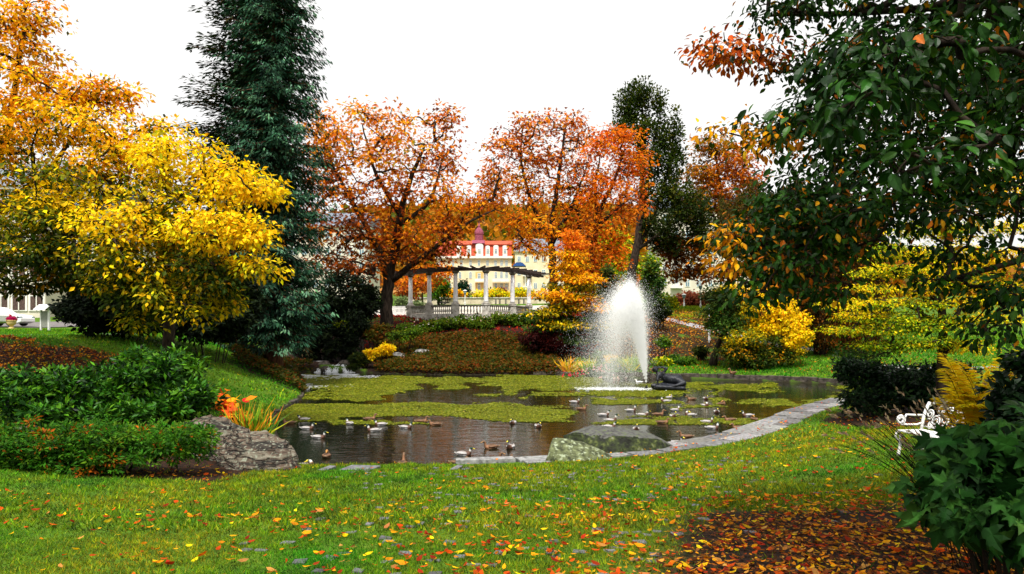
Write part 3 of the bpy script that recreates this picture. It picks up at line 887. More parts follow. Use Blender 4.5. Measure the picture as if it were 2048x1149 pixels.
lib_tree("chestnut_tree", "orange chestnut tree with forked dark limbs left of the white pergola", "tree", (772, 63),
    [([(774, 590, 63), (778, 545, 63), (790, 500, 63), (800, 430, 62.5), (815, 370, 62), (850, 290, 62)], .62, .10), ([(776, 560, 63), (762, 510, 62), (735, 460, 61), (690, 380, 60), (650, 300, 60)], .34, .07),
     ([(785, 560, 63), (830, 525, 62), (890, 480, 61.5), (945, 440, 61.5), (990, 420, 62)], .30, .06), ([(800, 430, 62.5), (750, 350, 62), (725, 250, 62)], .22, .05), ([(797, 450, 62.5), (860, 410, 62), (890, 300, 63)], .22, .05)],
    [(655, 255, 61, 45, 35, 3, 'chy'), (725, 225, 62, 38, 28, 2.6, 'chy'), (690, 300, 61, 80, 50, 3.4, 'chy'), (790, 255, 62, 60, 36, 3.2, 'chy'), (880, 240, 63, 38, 32, 2.6, 'ch'), (800, 310, 62, 70, 45, 3.4, 'chy'), (880, 320, 63, 50, 50, 3, 'ch'),
     (640, 370, 61, 42, 50, 2.6, 'ch'), (710, 390, 61, 65, 45, 3, 'ch'), (800, 385, 62, 55, 40, 3, 'ch'), (890, 395, 62, 55, 38, 3, 'chy'), (960, 400, 62, 40, 28, 2, 'ch'), (985, 345, 63, 25, 30, 2, 'ch'),
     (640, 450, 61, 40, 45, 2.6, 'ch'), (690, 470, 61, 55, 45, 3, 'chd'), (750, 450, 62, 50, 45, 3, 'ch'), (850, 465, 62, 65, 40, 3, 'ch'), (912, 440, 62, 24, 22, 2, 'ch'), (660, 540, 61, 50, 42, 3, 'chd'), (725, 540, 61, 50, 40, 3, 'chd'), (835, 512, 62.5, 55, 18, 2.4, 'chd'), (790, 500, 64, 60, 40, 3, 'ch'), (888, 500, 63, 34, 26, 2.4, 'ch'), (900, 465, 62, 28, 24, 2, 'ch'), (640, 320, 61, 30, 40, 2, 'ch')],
    600, 22, .36, cr=(1.35, 1.35, .6), droop=.45, t='fan', coh=.45, rtip=.034)

lib_tree("chestnut_tree", "red orange chestnut tree with open crown behind the pergola's right end", "tree", (1107, 76),
    [([(1107, 600, 76), (1106, 520, 76), (1100, 470, 76), (1108, 420, 76), (1120, 340, 76), (1130, 260, 76)], .50, .09), ([(1103, 490, 76), (1150, 400, 75), (1175, 330, 75)], .26, .06),
     ([(1102, 480, 76), (1060, 400, 75), (1040, 320, 75), (1045, 260, 75)], .26, .06), ([(1102, 470, 76), (1040, 440, 74), (990, 420, 74)], .2, .05)],
    [(1050, 255, 75, 45, 30, 3, 'ch'), (1115, 240, 76, 45, 22, 3, 'ch'), (1160, 265, 76, 38, 34, 3, 'ch'), (1005, 310, 75, 42, 32, 3, 'ch'), (1075, 310, 75, 50, 36, 3, 'ch'), (1135, 330, 76, 48, 40, 3, 'ch'), (985, 380, 74, 32, 35, 2.5, 'ch'),
     (1040, 375, 75, 52, 36, 3, 'chy'), (1105, 395, 76, 50, 38, 3, 'chy'), (1165, 390, 76, 40, 42, 3, 'ch'), (1035, 428, 74, 34, 28, 2.6, 'chy'), (1075, 455, 74, 42, 38, 3, 'chy'), (1150, 455, 76, 45, 42, 3, 'ch'), (1070, 500, 74, 26, 20, 2.2, 'chy'), (1045, 470, 74, 16, 30, 1.6, 'ch'), (1160, 520, 76, 40, 40, 3, 'ch')],
    430, 20, .38, cr=(1.4, 1.4, .6), droop=.4, t='fan', coh=.45, rtip=.038)

lib_tree("chestnut_tree", "bright red orange tree leaning right beside the dark green upright tree", "tree", (1172, 71),
    [([(1176, 590, 71), (1185, 500, 71), (1198, 430, 71), (1225, 370, 71), (1250, 300, 71)], .42, .08), ([(1190, 460, 71), (1230, 420, 70), (1270, 390, 70)], .2, .05), ([(1195, 440, 71), (1190, 360, 71), (1205, 300, 71)], .2, .05)],
    [(1235, 275, 71, 48, 30, 2.6, 'chr'), (1265, 320, 71, 35, 38, 2.6, 'chr'), (1205, 310, 71, 38, 40, 2.6, 'chr'), (1240, 365, 71, 50, 36, 2.8, 'chr'), (1195, 385, 71, 40, 40, 2.8, 'chr'), (1260, 415, 70, 35, 36, 2.5, 'ch'), (1210, 445, 70, 48, 36, 2.8, 'ch'), (1180, 500, 70, 42, 40, 2.6, 'ch'), (1232, 505, 70, 24, 45, 2.2, 'chr'), (1190, 560, 70, 45, 40, 2.5, 'ch')],
    300, 29, .33, cr=(1.1, 1.1, .5), droop=.4, t='fan', coh=.45)

lib_tree("upright_tree", "tall narrow dark green tree with upright branches rising behind the fountain", "tree", (1262, 84),
    [([(1262, 600, 84), (1266, 530, 84), (1278, 470, 84), (1284, 380, 84), (1285, 210, 84)], .60, .08), ([(1270, 510, 84), (1310, 430, 84), (1340, 330, 84), (1350, 240, 84)], .28, .05),
     ([(1280, 470, 84), (1300, 330, 84), (1322, 210, 84)], .22, .05), ([(1275, 500, 84), (1330, 460, 83), (1390, 420, 83)], .2, .05)],
    [(1262, 205, 84, 28, 32, 2, 'col'), (1288, 195, 84, 20, 25, 2, 'col'), (1240, 250, 84, 16, 35, 1.5, 'col'), (1275, 255, 84, 34, 42, 2.4, 'col'), (1319, 215, 84, 8, 30, 1, 'col'), (1322, 270, 84, 17, 40, 1.6, 'col'), (1350, 265, 84, 13, 38, 1.4, 'col'),
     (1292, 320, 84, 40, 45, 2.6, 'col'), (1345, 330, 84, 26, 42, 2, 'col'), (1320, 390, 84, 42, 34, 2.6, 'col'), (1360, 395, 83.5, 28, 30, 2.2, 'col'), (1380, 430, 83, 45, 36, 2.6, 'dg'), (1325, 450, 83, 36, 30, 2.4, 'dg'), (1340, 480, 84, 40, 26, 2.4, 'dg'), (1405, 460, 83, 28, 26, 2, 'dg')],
    360, 60, .36, cr=(.65, .65, 1.1), droop=-.5, jit=.7, coh=.5)

lib_tree("copper_tree", "copper brown chestnut tree with a green tinted top at the right of the fountain", "tree", (1462, 88),
    [([(1462, 600, 88), (1461, 540, 88), (1455, 470, 88), (1440, 380, 88), (1430, 300, 88)], .55, .09), ([(1458, 500, 88), (1500, 420, 88), (1510, 340, 88)], .25, .06), ([(1458, 510, 88), (1400, 490, 86), (1350, 500, 86)], .22, .05), ([(1455, 470, 88), (1400, 400, 87)], .2, .05)],
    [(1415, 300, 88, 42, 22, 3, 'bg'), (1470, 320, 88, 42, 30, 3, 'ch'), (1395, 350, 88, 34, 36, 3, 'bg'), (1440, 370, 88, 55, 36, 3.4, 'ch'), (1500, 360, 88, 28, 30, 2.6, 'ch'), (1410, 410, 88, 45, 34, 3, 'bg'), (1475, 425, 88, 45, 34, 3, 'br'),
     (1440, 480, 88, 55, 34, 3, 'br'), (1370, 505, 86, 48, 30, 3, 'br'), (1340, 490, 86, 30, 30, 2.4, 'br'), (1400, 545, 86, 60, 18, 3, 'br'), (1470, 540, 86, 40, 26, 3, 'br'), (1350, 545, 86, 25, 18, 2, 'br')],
    420, 32, .42, cr=(1.4, 1.4, .55), droop=.4, t='fan', coh=.45, rtip=.03)

# blue spruce and the dark pine beside it
def conifer(name, label, base, top_px, Lfun, pal, dz, nb, sp_len, droop, pxdir=None, z0=.6, leafm='needle', bark='bark_red', r0=.38):
    b = ground_at(*base)
    top = at(top_px[0], top_px[1], base[1]); H = top[2] - b[2]
    root = thing(name, label, "conifer tree", b)
    mb = MB(); ax = top - b
    mb.tube([[0, 0, -.2], ax * .05, ax * .4, ax * .98], [r0 * 1.5, r0, r0 * .7, .03], 10)
    LV = Leaves()
    P, D, Nn, LL, pc = [], [], [], [], []; sp_ = 0
    z = z0; ga = rng.random() * 6
    while z < H - .2:
        t = z / H
        for i in range(nb):
            ga += 2.4 + .4 * rng.normal()
            L = Lfun(t, ga) * (.75 + .4 * rng.random())
            if L < .15: continue
            dr = droop(t)
            o = np.array([math.cos(ga), math.sin(ga), 0.]); side = np.array([-o[1], o[0], 0.])
            c0 = ax * (z / H)
            k = max(4, int(L / .34))
            ts = np.linspace(.12, 1, k)
            curve = [c0 + o * L * q + np.array([0, 0, -dr * L * q * (1.25 - .55 * q * q)]) for q in np.concatenate([[0], ts])]
            mb.tube(curve[::max(1, k // 3)] if k > 4 else curve, np.linspace(.045, .008, len(curve[::max(1, k // 3)] if k > 4 else curve)) * (.5 + L * .25), 4, cap=False)
            for q, p in zip(ts, curve[1:]):
                sp_ += 1
                m = int((17 if pal == 'sp' else 9) + 8 * math.sin(math.pi * min(q + .1, 1)))
                for _ in range(m):
                    sd = rng.normal()
                    d = o * (.55 + .3 * rng.random()) + side * sd * .6 + np.array([0, 0, -.35 - .65 * rng.random() * (1 if dr > 0 else -.6)])
                    P.append(p + rng.normal(size=3) * .10 + side * sd * .16 * L * .35); D.append(d); Nn.append([rng.normal() * .5, rng.normal() * .5, 1]); LL.append(sp_len * (.6 + .8 * rng.random())); pc.append(sp_ - 1)
        z += dz * (.8 + .4 * rng.random())
    P = np.array(P) + b; n = len(P)
    col = jitter(np.where(rng.random((n, 1)) < .75, pick(pal, sp_)[np.array(pc)], pick(pal, n)), .22)
    LV.add('narrow', P, np.array(D), np.array(Nn), np.array(LL), col, W=1.05)
    mb.build("trunk", M[bark], root, smooth=True)
    LV.build("crown", M[leafm], root, local=b)
    return root
conifer("spruce_tree", "tall narrow blue green spruce on the left bank beside the waterfall", (548, 41.5), (548, -620),
        lambda t, a: (2.95 * (1 - t ** 2.6) * (.66 + .34 * abs(math.sin(t * 43 + 1.3 * math.sin(a)))) + .25) * (1.0 if t > .1 else .6 + 4 * t), 'sp', .33, 8, .27, lambda t: .42, z0=2.0)
conifer("pine_tree", "dark green pine with upswept branches left of the blue spruce", (476, 43), (505, -330),
        lambda t, a: (4.6 * (1 - t ** 1.8) * (.55 + .45 * abs(math.sin(t * 37)))) * (1.0 if math.cos(a) < .2 else .45), 'pi', .40, 7, .34, lambda t: -.30 + .1 * (1 - t), z0=4.5)

# small layered trees
def tiered(name, label, base, limbs, tiers, L, ncl, nl, cr, depth=1.6, droop=.25, t='leaf', group=None, bark='bark', coh=.35):
    lobes = [(x, y, d, hw, hh, depth, p) for x, y, d, hw, hh, p in tiers]
    return lib_tree(name, label, "tree", base, limbs, lobes, ncl, nl, L, cr=cr, droop=droop, t=t, up=1.6, coh=coh, group=group, bark=bark, rtip=.012)
_t = []
for i in range(11):
    y = 470 + i * 21; hw = 18 + 7.2 * i
    _t.append((1146 - 1.2 * i + 6 * math.sin(i * 2), y, 56, hw, 5, 'chr' if i < 2 else 'or' if i < 5 else 'yg' if i < 8 else 'jun'))
for x, y in ((1175, 560), (1105, 590), (1185, 615), (1090, 625), (1150, 600), (1180, 650), (1110, 650)):
    _t.append((x, y, 55, 40, 5, 'or' if y < 620 else 'yg'))
tiered("maple_tree", "small cone shaped tree, orange on top and green below, right of the pergola", (1140, 57), [([(1141, 640, 57), (1144, 560, 57), (1147, 470, 57)], .11, .03)], _t, .26, 330, 46, (.75, .75, .22), depth=2.0)
_t = [(1738, 610, 22.5, 75, 4, 'limey'), (1690, 608, 22.5, 38, 4, 'limey'), (1800, 632, 22, 115, 5, 'lime'), (1722, 636, 22.5, 55, 4, 'limey'), (1760, 660, 22, 95, 4, 'lime'), (1705, 662, 22.5, 40, 3, 'limey'), (1830, 655, 21.5, 100, 5, 'lime'), (1780, 690, 22, 80, 5, 'lime'), (1840, 690, 21.5, 80, 6, 'lime'),
      (1810, 575, 22, 105, 6, 'limey'), (1900, 600, 22, 100, 8, 'limey'), (1850, 545, 22, 120, 8, 'limey'), (1780, 540, 22.5, 60, 8, 'lime'), (1930, 560, 22, 100, 10, 'lime'), (1890, 505, 22, 120, 10, 'limey'), (1800, 500, 22.5, 70, 10, 'lime'), (1950, 460, 22.5, 110, 14, 'limey'), (1860, 460, 22.5, 80, 12, 'lime'),
      (1970, 410, 23, 110, 16, 'ye'), (2000, 360, 23, 80, 18, 'ye'), (1960, 640, 21.5, 90, 10, 'limey'), (2010, 590, 22, 80, 14, 'ye'), (2000, 520, 22, 80, 16, 'ye'), (1940, 690, 21.5, 60, 8, 'limey'), (1800, 610, 22, 80, 4, 'lime'), (1740, 710, 22.5, 40, 5, 'jun')]
tiered("layered_tree", "yellow green tree with flat tiers of branches and a dark trunk at the right", (1883, 22), [([(1883, 700, 22), (1882, 620, 22), (1888, 540, 22), (1895, 440, 22.3), (1930, 370, 22.5)], .16, .05)], [(x_, y_ + 5 * math.sin(x_ * .05), d_, hw_, hh_ + 5, p_) for x_, y_, d_, hw_, hh_, p_ in _t], .085, 680, 54, (.46, .46, .10), depth=1.5, droop=.45)

lib_tree("bushy_tree", "low leaning tree, green at left and golden at right, on the far lawn", "tree", (1425, 50.0),
    [([(1432, 690, 50.0), (1455, 655, 50.0), (1490, 620, 49.5), (1510, 590, 49.5)], .22, .06), ([(1450, 665, 50.0), (1460, 620, 49.5), (1450, 580, 49.0)], .1, .04), ([(1490, 625, 49.5), (1560, 640, 48.5), (1590, 680, 48.0)], .1, .03), ([(1465, 655, 50.0), (1520, 690, 48.5)], .1, .03)],
    [(1475, 590, 49.5, 48.0, 26, 1.3, 'ye'), (1440, 600, 49.0, 40, 30, 1.4, 'dg'), (1440, 640, 49.0, 48.0, 28, 1.4, 'jun'), (1490, 630, 49.5, 38, 26, 1.2, 'yg'), (1545, 610, 49.0, 38, 26, 1.3, 'ye'), (1575, 640, 48.5, 36, 30, 1.3, 'ye'), (1588, 680, 48.0, 26, 28, 1, 'ye'), (1530, 650, 49.0, 40, 26, 1.3, 'ye'),
     (1480, 680, 48.0, 46, 22, 1.3, 'yg'), (1470, 705, 48.0, 46, 14, 1.2, 'gr'), (1530, 695, 48.0, 50, 24, 1.4, 'gr'), (1510, 722, 48.0, 55, 14, 1.2, 'gr'), (1570, 712, 48.0, 32, 10, .9, 'gr')],
    330, 78, .19, cr=(.55, .55, .30), droop=.4, coh=.45)

# weeping beech: strands hanging from arched boughs
def weeping(name, label, base, arch, strands, pals, L, n_leaf):
    b = ground_at(*base); root = thing(name, label, "tree", b)
    mb = MB()
    mb.tube([np.zeros(3) - [0, 0, .2], at(base[0] - 5, 560, base[1]) - b, at(base[0] - 15, 440, base[1]) - b], [.45, .3, .15], 9)
    LV = Leaves(); P, D, Nn, pn = [], [], [], []
    topn = at(base[0] - 10, 470, base[1])
    for x0, x1, ytop, ybot, pal, n in strands:
        for _ in range(n):
            px = rng.uniform(x0, x1); d = base[1] + rng.uniform(-2.6, 2.2)
            s0 = at(px, ytop + 26 * rng.random() ** 2 + 14 * math.sin(px * .07), d)
            yb = ybot - abs(rng.normal()) * 34
            s1 = at(px + rng.normal() * 7, max(yb, ytop + 30), d + rng.normal() * .2)
            s1[2] = max(s1[2], gz(s1[0], s1[1]) + .15)
            if rng.random() < .12:
                mb.tube([topn - b + rng.normal(size=3) * .6, .5 * (topn + s0) + [0, 0, .4] - b, s0 - b], [.05, .035, .015], 4, cap=False)
            ln = np.linalg.norm(s1 - s0); k = int(ln * n_leaf)
            q = rng.random(k)[:, None]
            P.append(s0 + (s1 - s0) * q + rng.normal(size=(k, 3)) * [.10, .10, .05])
            D.append(np.array([0, 0, -1.]) + .55 * rng.normal(size=(k, 3)))
            Nn.append(rng.normal(size=(k, 3)) + [0, -.6, .5])
            pn += [pal] * k
    P = np.concatenate(P); D = np.concatenate(D); Nn = np.concatenate(Nn)
    idx = np.arange(len(P))
    LV.add('leaf', P, D, Nn, L * (.6 + .8 * rng.random(len(P))), clump_cols(pn, idx, .5), 1.0)
    mb.build("trunk", M['bark'], root, smooth=True)
    LV.build("crown", M['leaf'], root, local=b)
weeping("weeping_tree", "weeping tree with long hanging olive and russet strands over the right lawn", (1640, 53), None,
        [(1440, 1520, 385, 520, 'we', 90), (1480, 1620, 370, 560, 'we', 130), (1560, 1700, 380, 690, 'web', 190), (1640, 1770, 410, 700, 'web', 170), (1600, 1780, 560, 705, 'web', 90)], None, .17, 22)

# the big branches reaching in from the upper right, over the viewer
lib_tree("overhanging_tree", "dark green broadleaf tree reaching over the pond from the upper right", "tree", np.array([9.6, 7.2, gz(9.6, 7.2)]),
    [([(3000, 300, 7.2), (2950, -100, 7.2), (2900, -500, 7.2)], .30, .12), ([(2960, 100, 7.2), (2400, 120, 7.6), (1900, 170, 7.8), (1620, 190, 7.8)], .11, .02), ([(2980, 200, 7.2), (2400, 300, 7.4), (1950, 350, 7.4), (1650, 430, 7.2)], .10, .02),
     ([(2940, -50, 7.2), (2300, -60, 7.4), (1800, 40, 7.6), (1560, 30, 7.8)], .10, .02), ([(2990, 250, 7.2), (2450, 430, 6.6), (2100, 500, 6.4), (1900, 560, 6.4)], .08, .02), ([(2950, 0, 7.2), (2500, 40, 4.6), (2050, 120, 3.9)], .08, .02)],
    [(1960, 60, 7.6, 130, 95, 1.6, 'near'), (1780, 30, 7.6, 90, 40, 1.2, 'near'), (1620, 20, 7.6, 90, 22, .8, 'near'), (1540, 5, 7.6, 50, 10, .5, 'near'), (1860, 170, 7.6, 150, 75, 1.6, 'near'), (1700, 150, 7.6, 80, 50, 1.2, 'near'), (1610, 130, 7.6, 60, 22, .7, 'near'), (1520, 112, 7.7, 55, 14, .4, 'nearo'), (1420, 88, 7.7, 28, 22, .3, 'nearo'), (1460, 108, 7.7, 30, 14, .3, 'nearo'),
     (1980, 260, 7.2, 120, 80, 1.5, 'near'), (1800, 260, 7.3, 110, 60, 1.4, 'near'), (1650, 230, 7.5, 80, 36, 1, 'near'), (1560, 250, 7.5, 50, 18, .6, 'near'), (1470, 255, 7.6, 36, 14, .4, 'neary'), (1540, 285, 7.5, 45, 14, .5, 'neary'), (1690, 320, 7.3, 90, 36, 1, 'near'), (1840, 360, 7, 110, 45, 1.2, 'near'), (1990, 390, 6.8, 90, 50, 1.2, 'near'),
     (1600, 380, 7.2, 75, 36, .9, 'near'), (1530, 430, 7.2, 55, 36, .8, 'near'), (1445, 478, 7.2, 36, 18, .4, 'neary'), (1460, 520, 7.2, 26, 18, .4, 'neary'), (1500, 480, 7.2, 40, 36, .6, 'near'), (1620, 455, 7, 75, 42, 1, 'near'), (1560, 540, 7, 60, 34, .8, 'near'), (1500, 585, 7, 28, 26, .5, 'near'), (1690, 500, 6.8, 46, 22, .7, 'near'), (1740, 420, 6.8, 70, 32, .9, 'near'),
     (1850, 440, 6.6, 80, 24, .8, 'near'), (1960, 500, 6.4, 60, 22, .6, 'near'), (1900, 560, 6.3, 40, 14, .5, 'near'), (2010, 600, 6.2, 55, 36, .6, 'near'), (1985, 660, 6.2, 40, 20, .5, 'near'), (2040, 180, 7.2, 60, 120, 1.4, 'near'), (1640, 585, 7, 40, 22, .6, 'near'),
     (1900, -330, 7, 420, 200, 2.6, 'near'), (2300, 100, 7, 260, 400, 2.4, 'near'), (1900, -600, 4.5, 500, 260, 2.2, 'near'), (2350, -200, 4, 300, 400, 2, 'near'), (1800, 120, 3.7, 110, 70, .35, 'nearl'), (1690, 210, 3.6, 70, 40, .3, 'nearl'), (1820, 320, 3.5, 50, 36, .25, 'nearl'), (1960, 290, 3.4, 40, 26, .25, 'nearl')],  # leading lobes: unseen crown overhead, added to shade the branches and ground below
    2300, 23, .074, cr=(.31, .31, .15), leafm='gloss', t='broad', droop=.75, coh=.3, jit=.5, rtip=.005)

# ------------------------------------------------------------------ dark evergreens under the trees
for lab, lobes in (("black green yew thicket under the golden tree on the left bank", [(225, 625, 34, 85, 34, 1.8, 'yew'), (175, 610, 34, 45, 40, 1.5, 'yew'), (300, 610, 34, 70, 50, 1.8, 'yew')]),
                   ("black green yew bush between the golden tree and the spruce", [(420, 630, 35, 75, 50, 1.8, 'yew'), (470, 600, 36, 50, 60, 1.8, 'yew')]),
                   ("tall black green yew in the shade above the waterfall", [(640, 620, 57.5, 46, 60, 1.8, 'yew'), (690, 600, 58.5, 55, 70, 1.8, 'yew'), (615, 660, 58, 34, 56, 1.5, 'yew'), (650, 690, 58.5, 60, 34, 1.5, 'yew')]),
                   ("dark yew bush in the shade left of the chestnut trunk", [(735, 605, 60.5, 26, 30, 1.5, 'yew'), (700, 650, 57.5, 36, 26, 1.2, 'yew')])):
    lib_shrub("yew_shrub", lab, "shrub", lobes, 110, 130, .26, cr=(.6, .6, .45), leafm='needle', t='leaf', droop=.2)
lib_shrub("shrub", "dark shrub with lime yellow leaf tips at the stream's mouth", "shrub", [(690, 652, 57, 26, 9, .7, 'lime'), (690, 690, 56.5, 44, 36, .9, 'yew')], 60, 70, .2, cr=(.4, .4, .2))
lib_shrub("shrub", "low dark green bush right beside the small waterfall", "shrub", [(722, 716, 54.6, 26, 12, .6, 'dg'), (712, 732, 54.2, 20, 8, .5, 'dg')], 34, 60, .17, cr=(.3, .3, .2))
lib_shrub("conifer_shrub", "narrow light green juniper standing right of the fountain spray", "shrub", [(1306, 575, 63, 18, 40, 1.0, 'jun'), (1312, 615, 62.5, 24, 30, 1.1, 'jun'), (1300, 545, 63, 10, 22, .7, 'jun')], 90, 70, .26, cr=(.4, .4, .45), leafm='needle', droop=-.3, base=(1308, 63))
lib_shrub("shrub", "dark green rounded bush at the foot of the juniper", "shrub", [(1322, 622, 62, 14, 16, .8, 'dg')], 26, 70, .22, cr=(.35, .35, .3))
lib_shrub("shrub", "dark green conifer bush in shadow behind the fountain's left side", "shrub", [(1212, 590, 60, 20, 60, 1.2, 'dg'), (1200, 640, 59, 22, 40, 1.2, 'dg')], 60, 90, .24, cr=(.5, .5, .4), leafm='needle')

# ------------------------------------------------------------------ the near shrubs
lib_shrub("rhododendron", "large glossy rhododendron on the left with its highest dome at the right", "shrub",
    [(320, 745, 19, 80, 48, 1.3, 'rh'), (210, 775, 18.5, 80, 42, 1.2, 'rh'), (90, 775, 18, 95, 42, 1.3, 'rh'), (-30, 780, 18, 60, 44, 1.3, 'rh'), (370, 800, 18.5, 62, 36, 1, 'rh'), (260, 820, 18, 110, 20, 1, 'rh'), (100, 820, 17.5, 110, 22, 1, 'rh')],
    560, 46, .16, cr=(.22, .22, .13), leafm='gloss', t='narrow', W=1.5, droop=-.15, jit=.45, coh=.55, base=(200, 18.5))
lib_shrub("azalea", "low spreading light green azalea in front of the glossy rhododendron", "shrub",
    [(70, 885, 14.2, 110, 42, .9, 'az'), (200, 880, 14.4, 100, 36, .9, 'az'), (310, 885, 14.6, 100, 36, .8, 'az'), (380, 880, 14.8, 52, 34, .7, 'az'), (-40, 890, 14, 60, 46, .9, 'az'), (150, 920, 14, 180, 24, .6, 'az')],
    520, 52, .095, cr=(.19, .19, .09), leafm='leaf', t='narrow', W=1.5, droop=0.0, jit=.4, coh=.6, base=(190, 14.5))
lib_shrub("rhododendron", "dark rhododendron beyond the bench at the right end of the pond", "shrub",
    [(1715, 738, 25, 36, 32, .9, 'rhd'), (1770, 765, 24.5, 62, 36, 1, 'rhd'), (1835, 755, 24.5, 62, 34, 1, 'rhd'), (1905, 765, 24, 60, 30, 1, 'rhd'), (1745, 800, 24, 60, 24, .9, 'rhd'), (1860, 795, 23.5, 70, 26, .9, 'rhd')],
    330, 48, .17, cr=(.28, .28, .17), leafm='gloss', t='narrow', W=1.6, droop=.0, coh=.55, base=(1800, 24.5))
lib_shrub("shrub", "blue green glossy shrub at the right edge above the yellow fern", "shrub",
    [(2035, 800, 7.4, 34, 34, .35, 'rhd'), (2050, 860, 7, 44, 44, .4, 'rhd'), (2070, 740, 8, 30, 40, .4, 'rhd')], 110, 26, .10, cr=(.16, .16, .12), leafm='gloss', t='oval', droop=.2, base=(2035, 7.6))
lib_shrub("hydrangea", "big leaved dark green shrub filling the lower right corner beside the bench", "shrub",
    [(2020, 905, 5.3, 90, 44, .5, 'hyd'), (1945, 905, 5.3, 50, 34, .3, 'hyd'), (1940, 965, 5.1, 60, 36, .35, 'hyd'), (2010, 985, 4.9, 90, 55, .5, 'hyd'), (1985, 1030, 4.8, 80, 26, .4, 'hyd'), (2060, 950, 5, 60, 100, .5, 'hyd'), (1895, 1000, 5.0, 40, 26, .25, 'hyd'), (2080, 1045, 4.7, 50, 26, .4, 'hyd')],
    230, 5, .155, cr=(.19, .19, .15), leafm='leaf', t='maple', droop=.75, up=.55, jit=.55, coh=.2, base=(2030, 5.0), stems=12)

# arching yellow fern and the dark grass with pale seed heads
def fern(name, label, base, fronds, L, pal):
    b = ground_at(*base); root = thing(name, label, "fern", b)
    LV = Leaves(); mb = MB()
    for (tx, ty, td) in fronds:
        tip = at(tx, ty, td); s0 = b + rng.normal(size=3) * [.15, .1, 0]
        md = .5 * (s0 + tip) + np.array([0, 0, .38 * np.linalg.norm(tip - s0)])
        t = np.linspace(0, 1, 34)[:, None]
        Q = (1 - t) ** 2 * s0 + 2 * t * (1 - t) * md + t * t * tip
        mb.tube(Q[::4] - b, np.linspace(.008, .002, len(Q[::4])), 4)
        T = unit(np.gradient(Q, axis=0)); S = unit(np.cross(T, [0, 0, 1.]))
        w = np.sin(np.pi * np.linspace(.12, .98, 34)) ** .7
        for sg in (-1, 1):
            for r in range(2):
                LV.add('narrow', Q + T * .012 * r, S * sg + T * .55 + .12 * rng.normal(size=Q.shape) - np.array([0, 0, .2]), np.tile([0, 0, 1.], (34, 1)) + .2 * rng.normal(size=Q.shape), L * w * (.8 + .4 * rng.random(34)), jitter(pick(pal, 34), .15), W=1.1)
    mb.build("stalk", M['bark'], root); LV.build("frond", M['leaf'], root, local=b)
_fr = [(rng.uniform(1880, 2060), rng.uniform(700, 790), rng.uniform(8.8, 10)) for _ in range(8)] + [(1905, 768, 9.4), (1885, 790, 9.3), (1930, 750, 9.6), (1965, 730, 9.8), (2000, 715, 10), (1895, 800, 9.0), (1920, 790, 9), (1950, 770, 9.2), (1985, 755, 9.4), (2030, 700, 10), (2060, 740, 9.6), (1915, 815, 8.8), (1945, 810, 8.8), (1980, 800, 8.8), (2020, 780, 9), (1870, 795, 9.4), (1935, 772, 9.8), (1960, 790, 9.6), (2060, 780, 9), (2010, 740, 9.5), (1900, 780, 9.8), (1975, 742, 9.5)]
fern("fern", "bright yellow feathery fern arching behind the white bench", (2000, 9.6), _fr, .20, 'fern')

def tall_grass(name, label, base, n, tips, w, pal, heads=True):
    b = ground_at(*base); root = thing(name, label, "grass clump", b)
    mb = MB(); LV = Leaves(); hp, hd = [], []
    for i in range(n):
        tx, ty, td = tips(i)
        tip = at(tx, ty, td); s0 = b + rng.normal(size=3) * [.12, .10, 0]
        md = .5 * (s0 + tip) + np.array([0, 0, .22 * np.linalg.norm(tip - s0)])
        t = np.linspace(0, 1, 9)[:, None]
        Q = (1 - t) ** 2 * s0 + 2 * t * (1 - t) * md + t * t * tip
        mb.tube(Q - b, np.linspace(w, w * .3, 9), 3, c=jitter(pick(pal, 1), .2)[0])
        if heads and i % 2 == 0:
            hp.append(Q[-1]); hd.append(Q[-1] - Q[-2])
    mb.build("blade", M['blade'], root, col=True)
    if heads:
        hp, hd = np.array(hp), np.array(hd); k = 7
        P = np.repeat(hp, k, 0) - np.repeat(unit(hd), k, 0) * (rng.random((len(hp) * k, 1)) * .10)
        LV.add('narrow', P, np.repeat(unit(hd), k, 0) + .25 * rng.normal(size=(len(P), 3)), rng.normal(size=(len(P), 3)), .05, jitter(np.tile([.50, .40, .27], (len(P), 1)), .2), 1.3)
        LV.build("seed_head", M['leaf'], root, local=b)
PAL['dgrass'] = [((.012, .022, .008), 4), ((.03, .035, .010), 2)]
tall_grass("ornamental_grass", "dark arching grass with pale seed heads in front of the white bench", (1985, 6.2), 84,
           lambda i: (rng.uniform(1650, 1900), rng.uniform(775, 900), rng.uniform(5.6, 7.0)), .0045, 'dgrass')
# iris clump and the orange leaved plant by the big rock
def blades(name, label, cat, px, py, d, n, h, pal, spread=.5, w=.045, leafm='blade', wd=1.0):
    b = at(px, py, d); b[2] = gz(b[0], b[1]) if pond_sd(b[0], b[1]) > 0 else 0.0
    root = thing(name, label, cat, b)
    LV = Leaves()
    P = b + rng.normal(size=(n, 3)) * [.22 * spread * h * wd, .2 * spread * h, 0]
    D = np.stack([rng.normal(size=n) * spread, rng.normal(size=n) * spread, np.ones(n)], 1)
    Nn = np.stack([rng.normal(size=n) * .6, -np.ones(n) + .6 * rng.normal(size=n), .4 * np.ones(n)], 1)
    LV.add('blade', P, D, Nn, h * (.55 + .6 * rng.random(n)), jitter(pick(pal, n), .18), W=w / .1 / h * 1.0)
    LV.build("blade", M[leafm], root, local=b)
    return root
PAL['iris'] = [((.20, .34, .02), 4), ((.10, .22, .02), 3), ((.70, .40, .02), 3), ((.62, .22, .02), 2), ((.5, .5, .04), 1)]
PAL['irisg'] = [((.42, .55, .02), 4), ((.26, .42, .02), 3), ((.72, .56, .03), 2)]
PAL['iriso'] = [((.78, .38, .02), 4), ((.72, .52, .03), 3), ((.35, .40, .02), 2)]
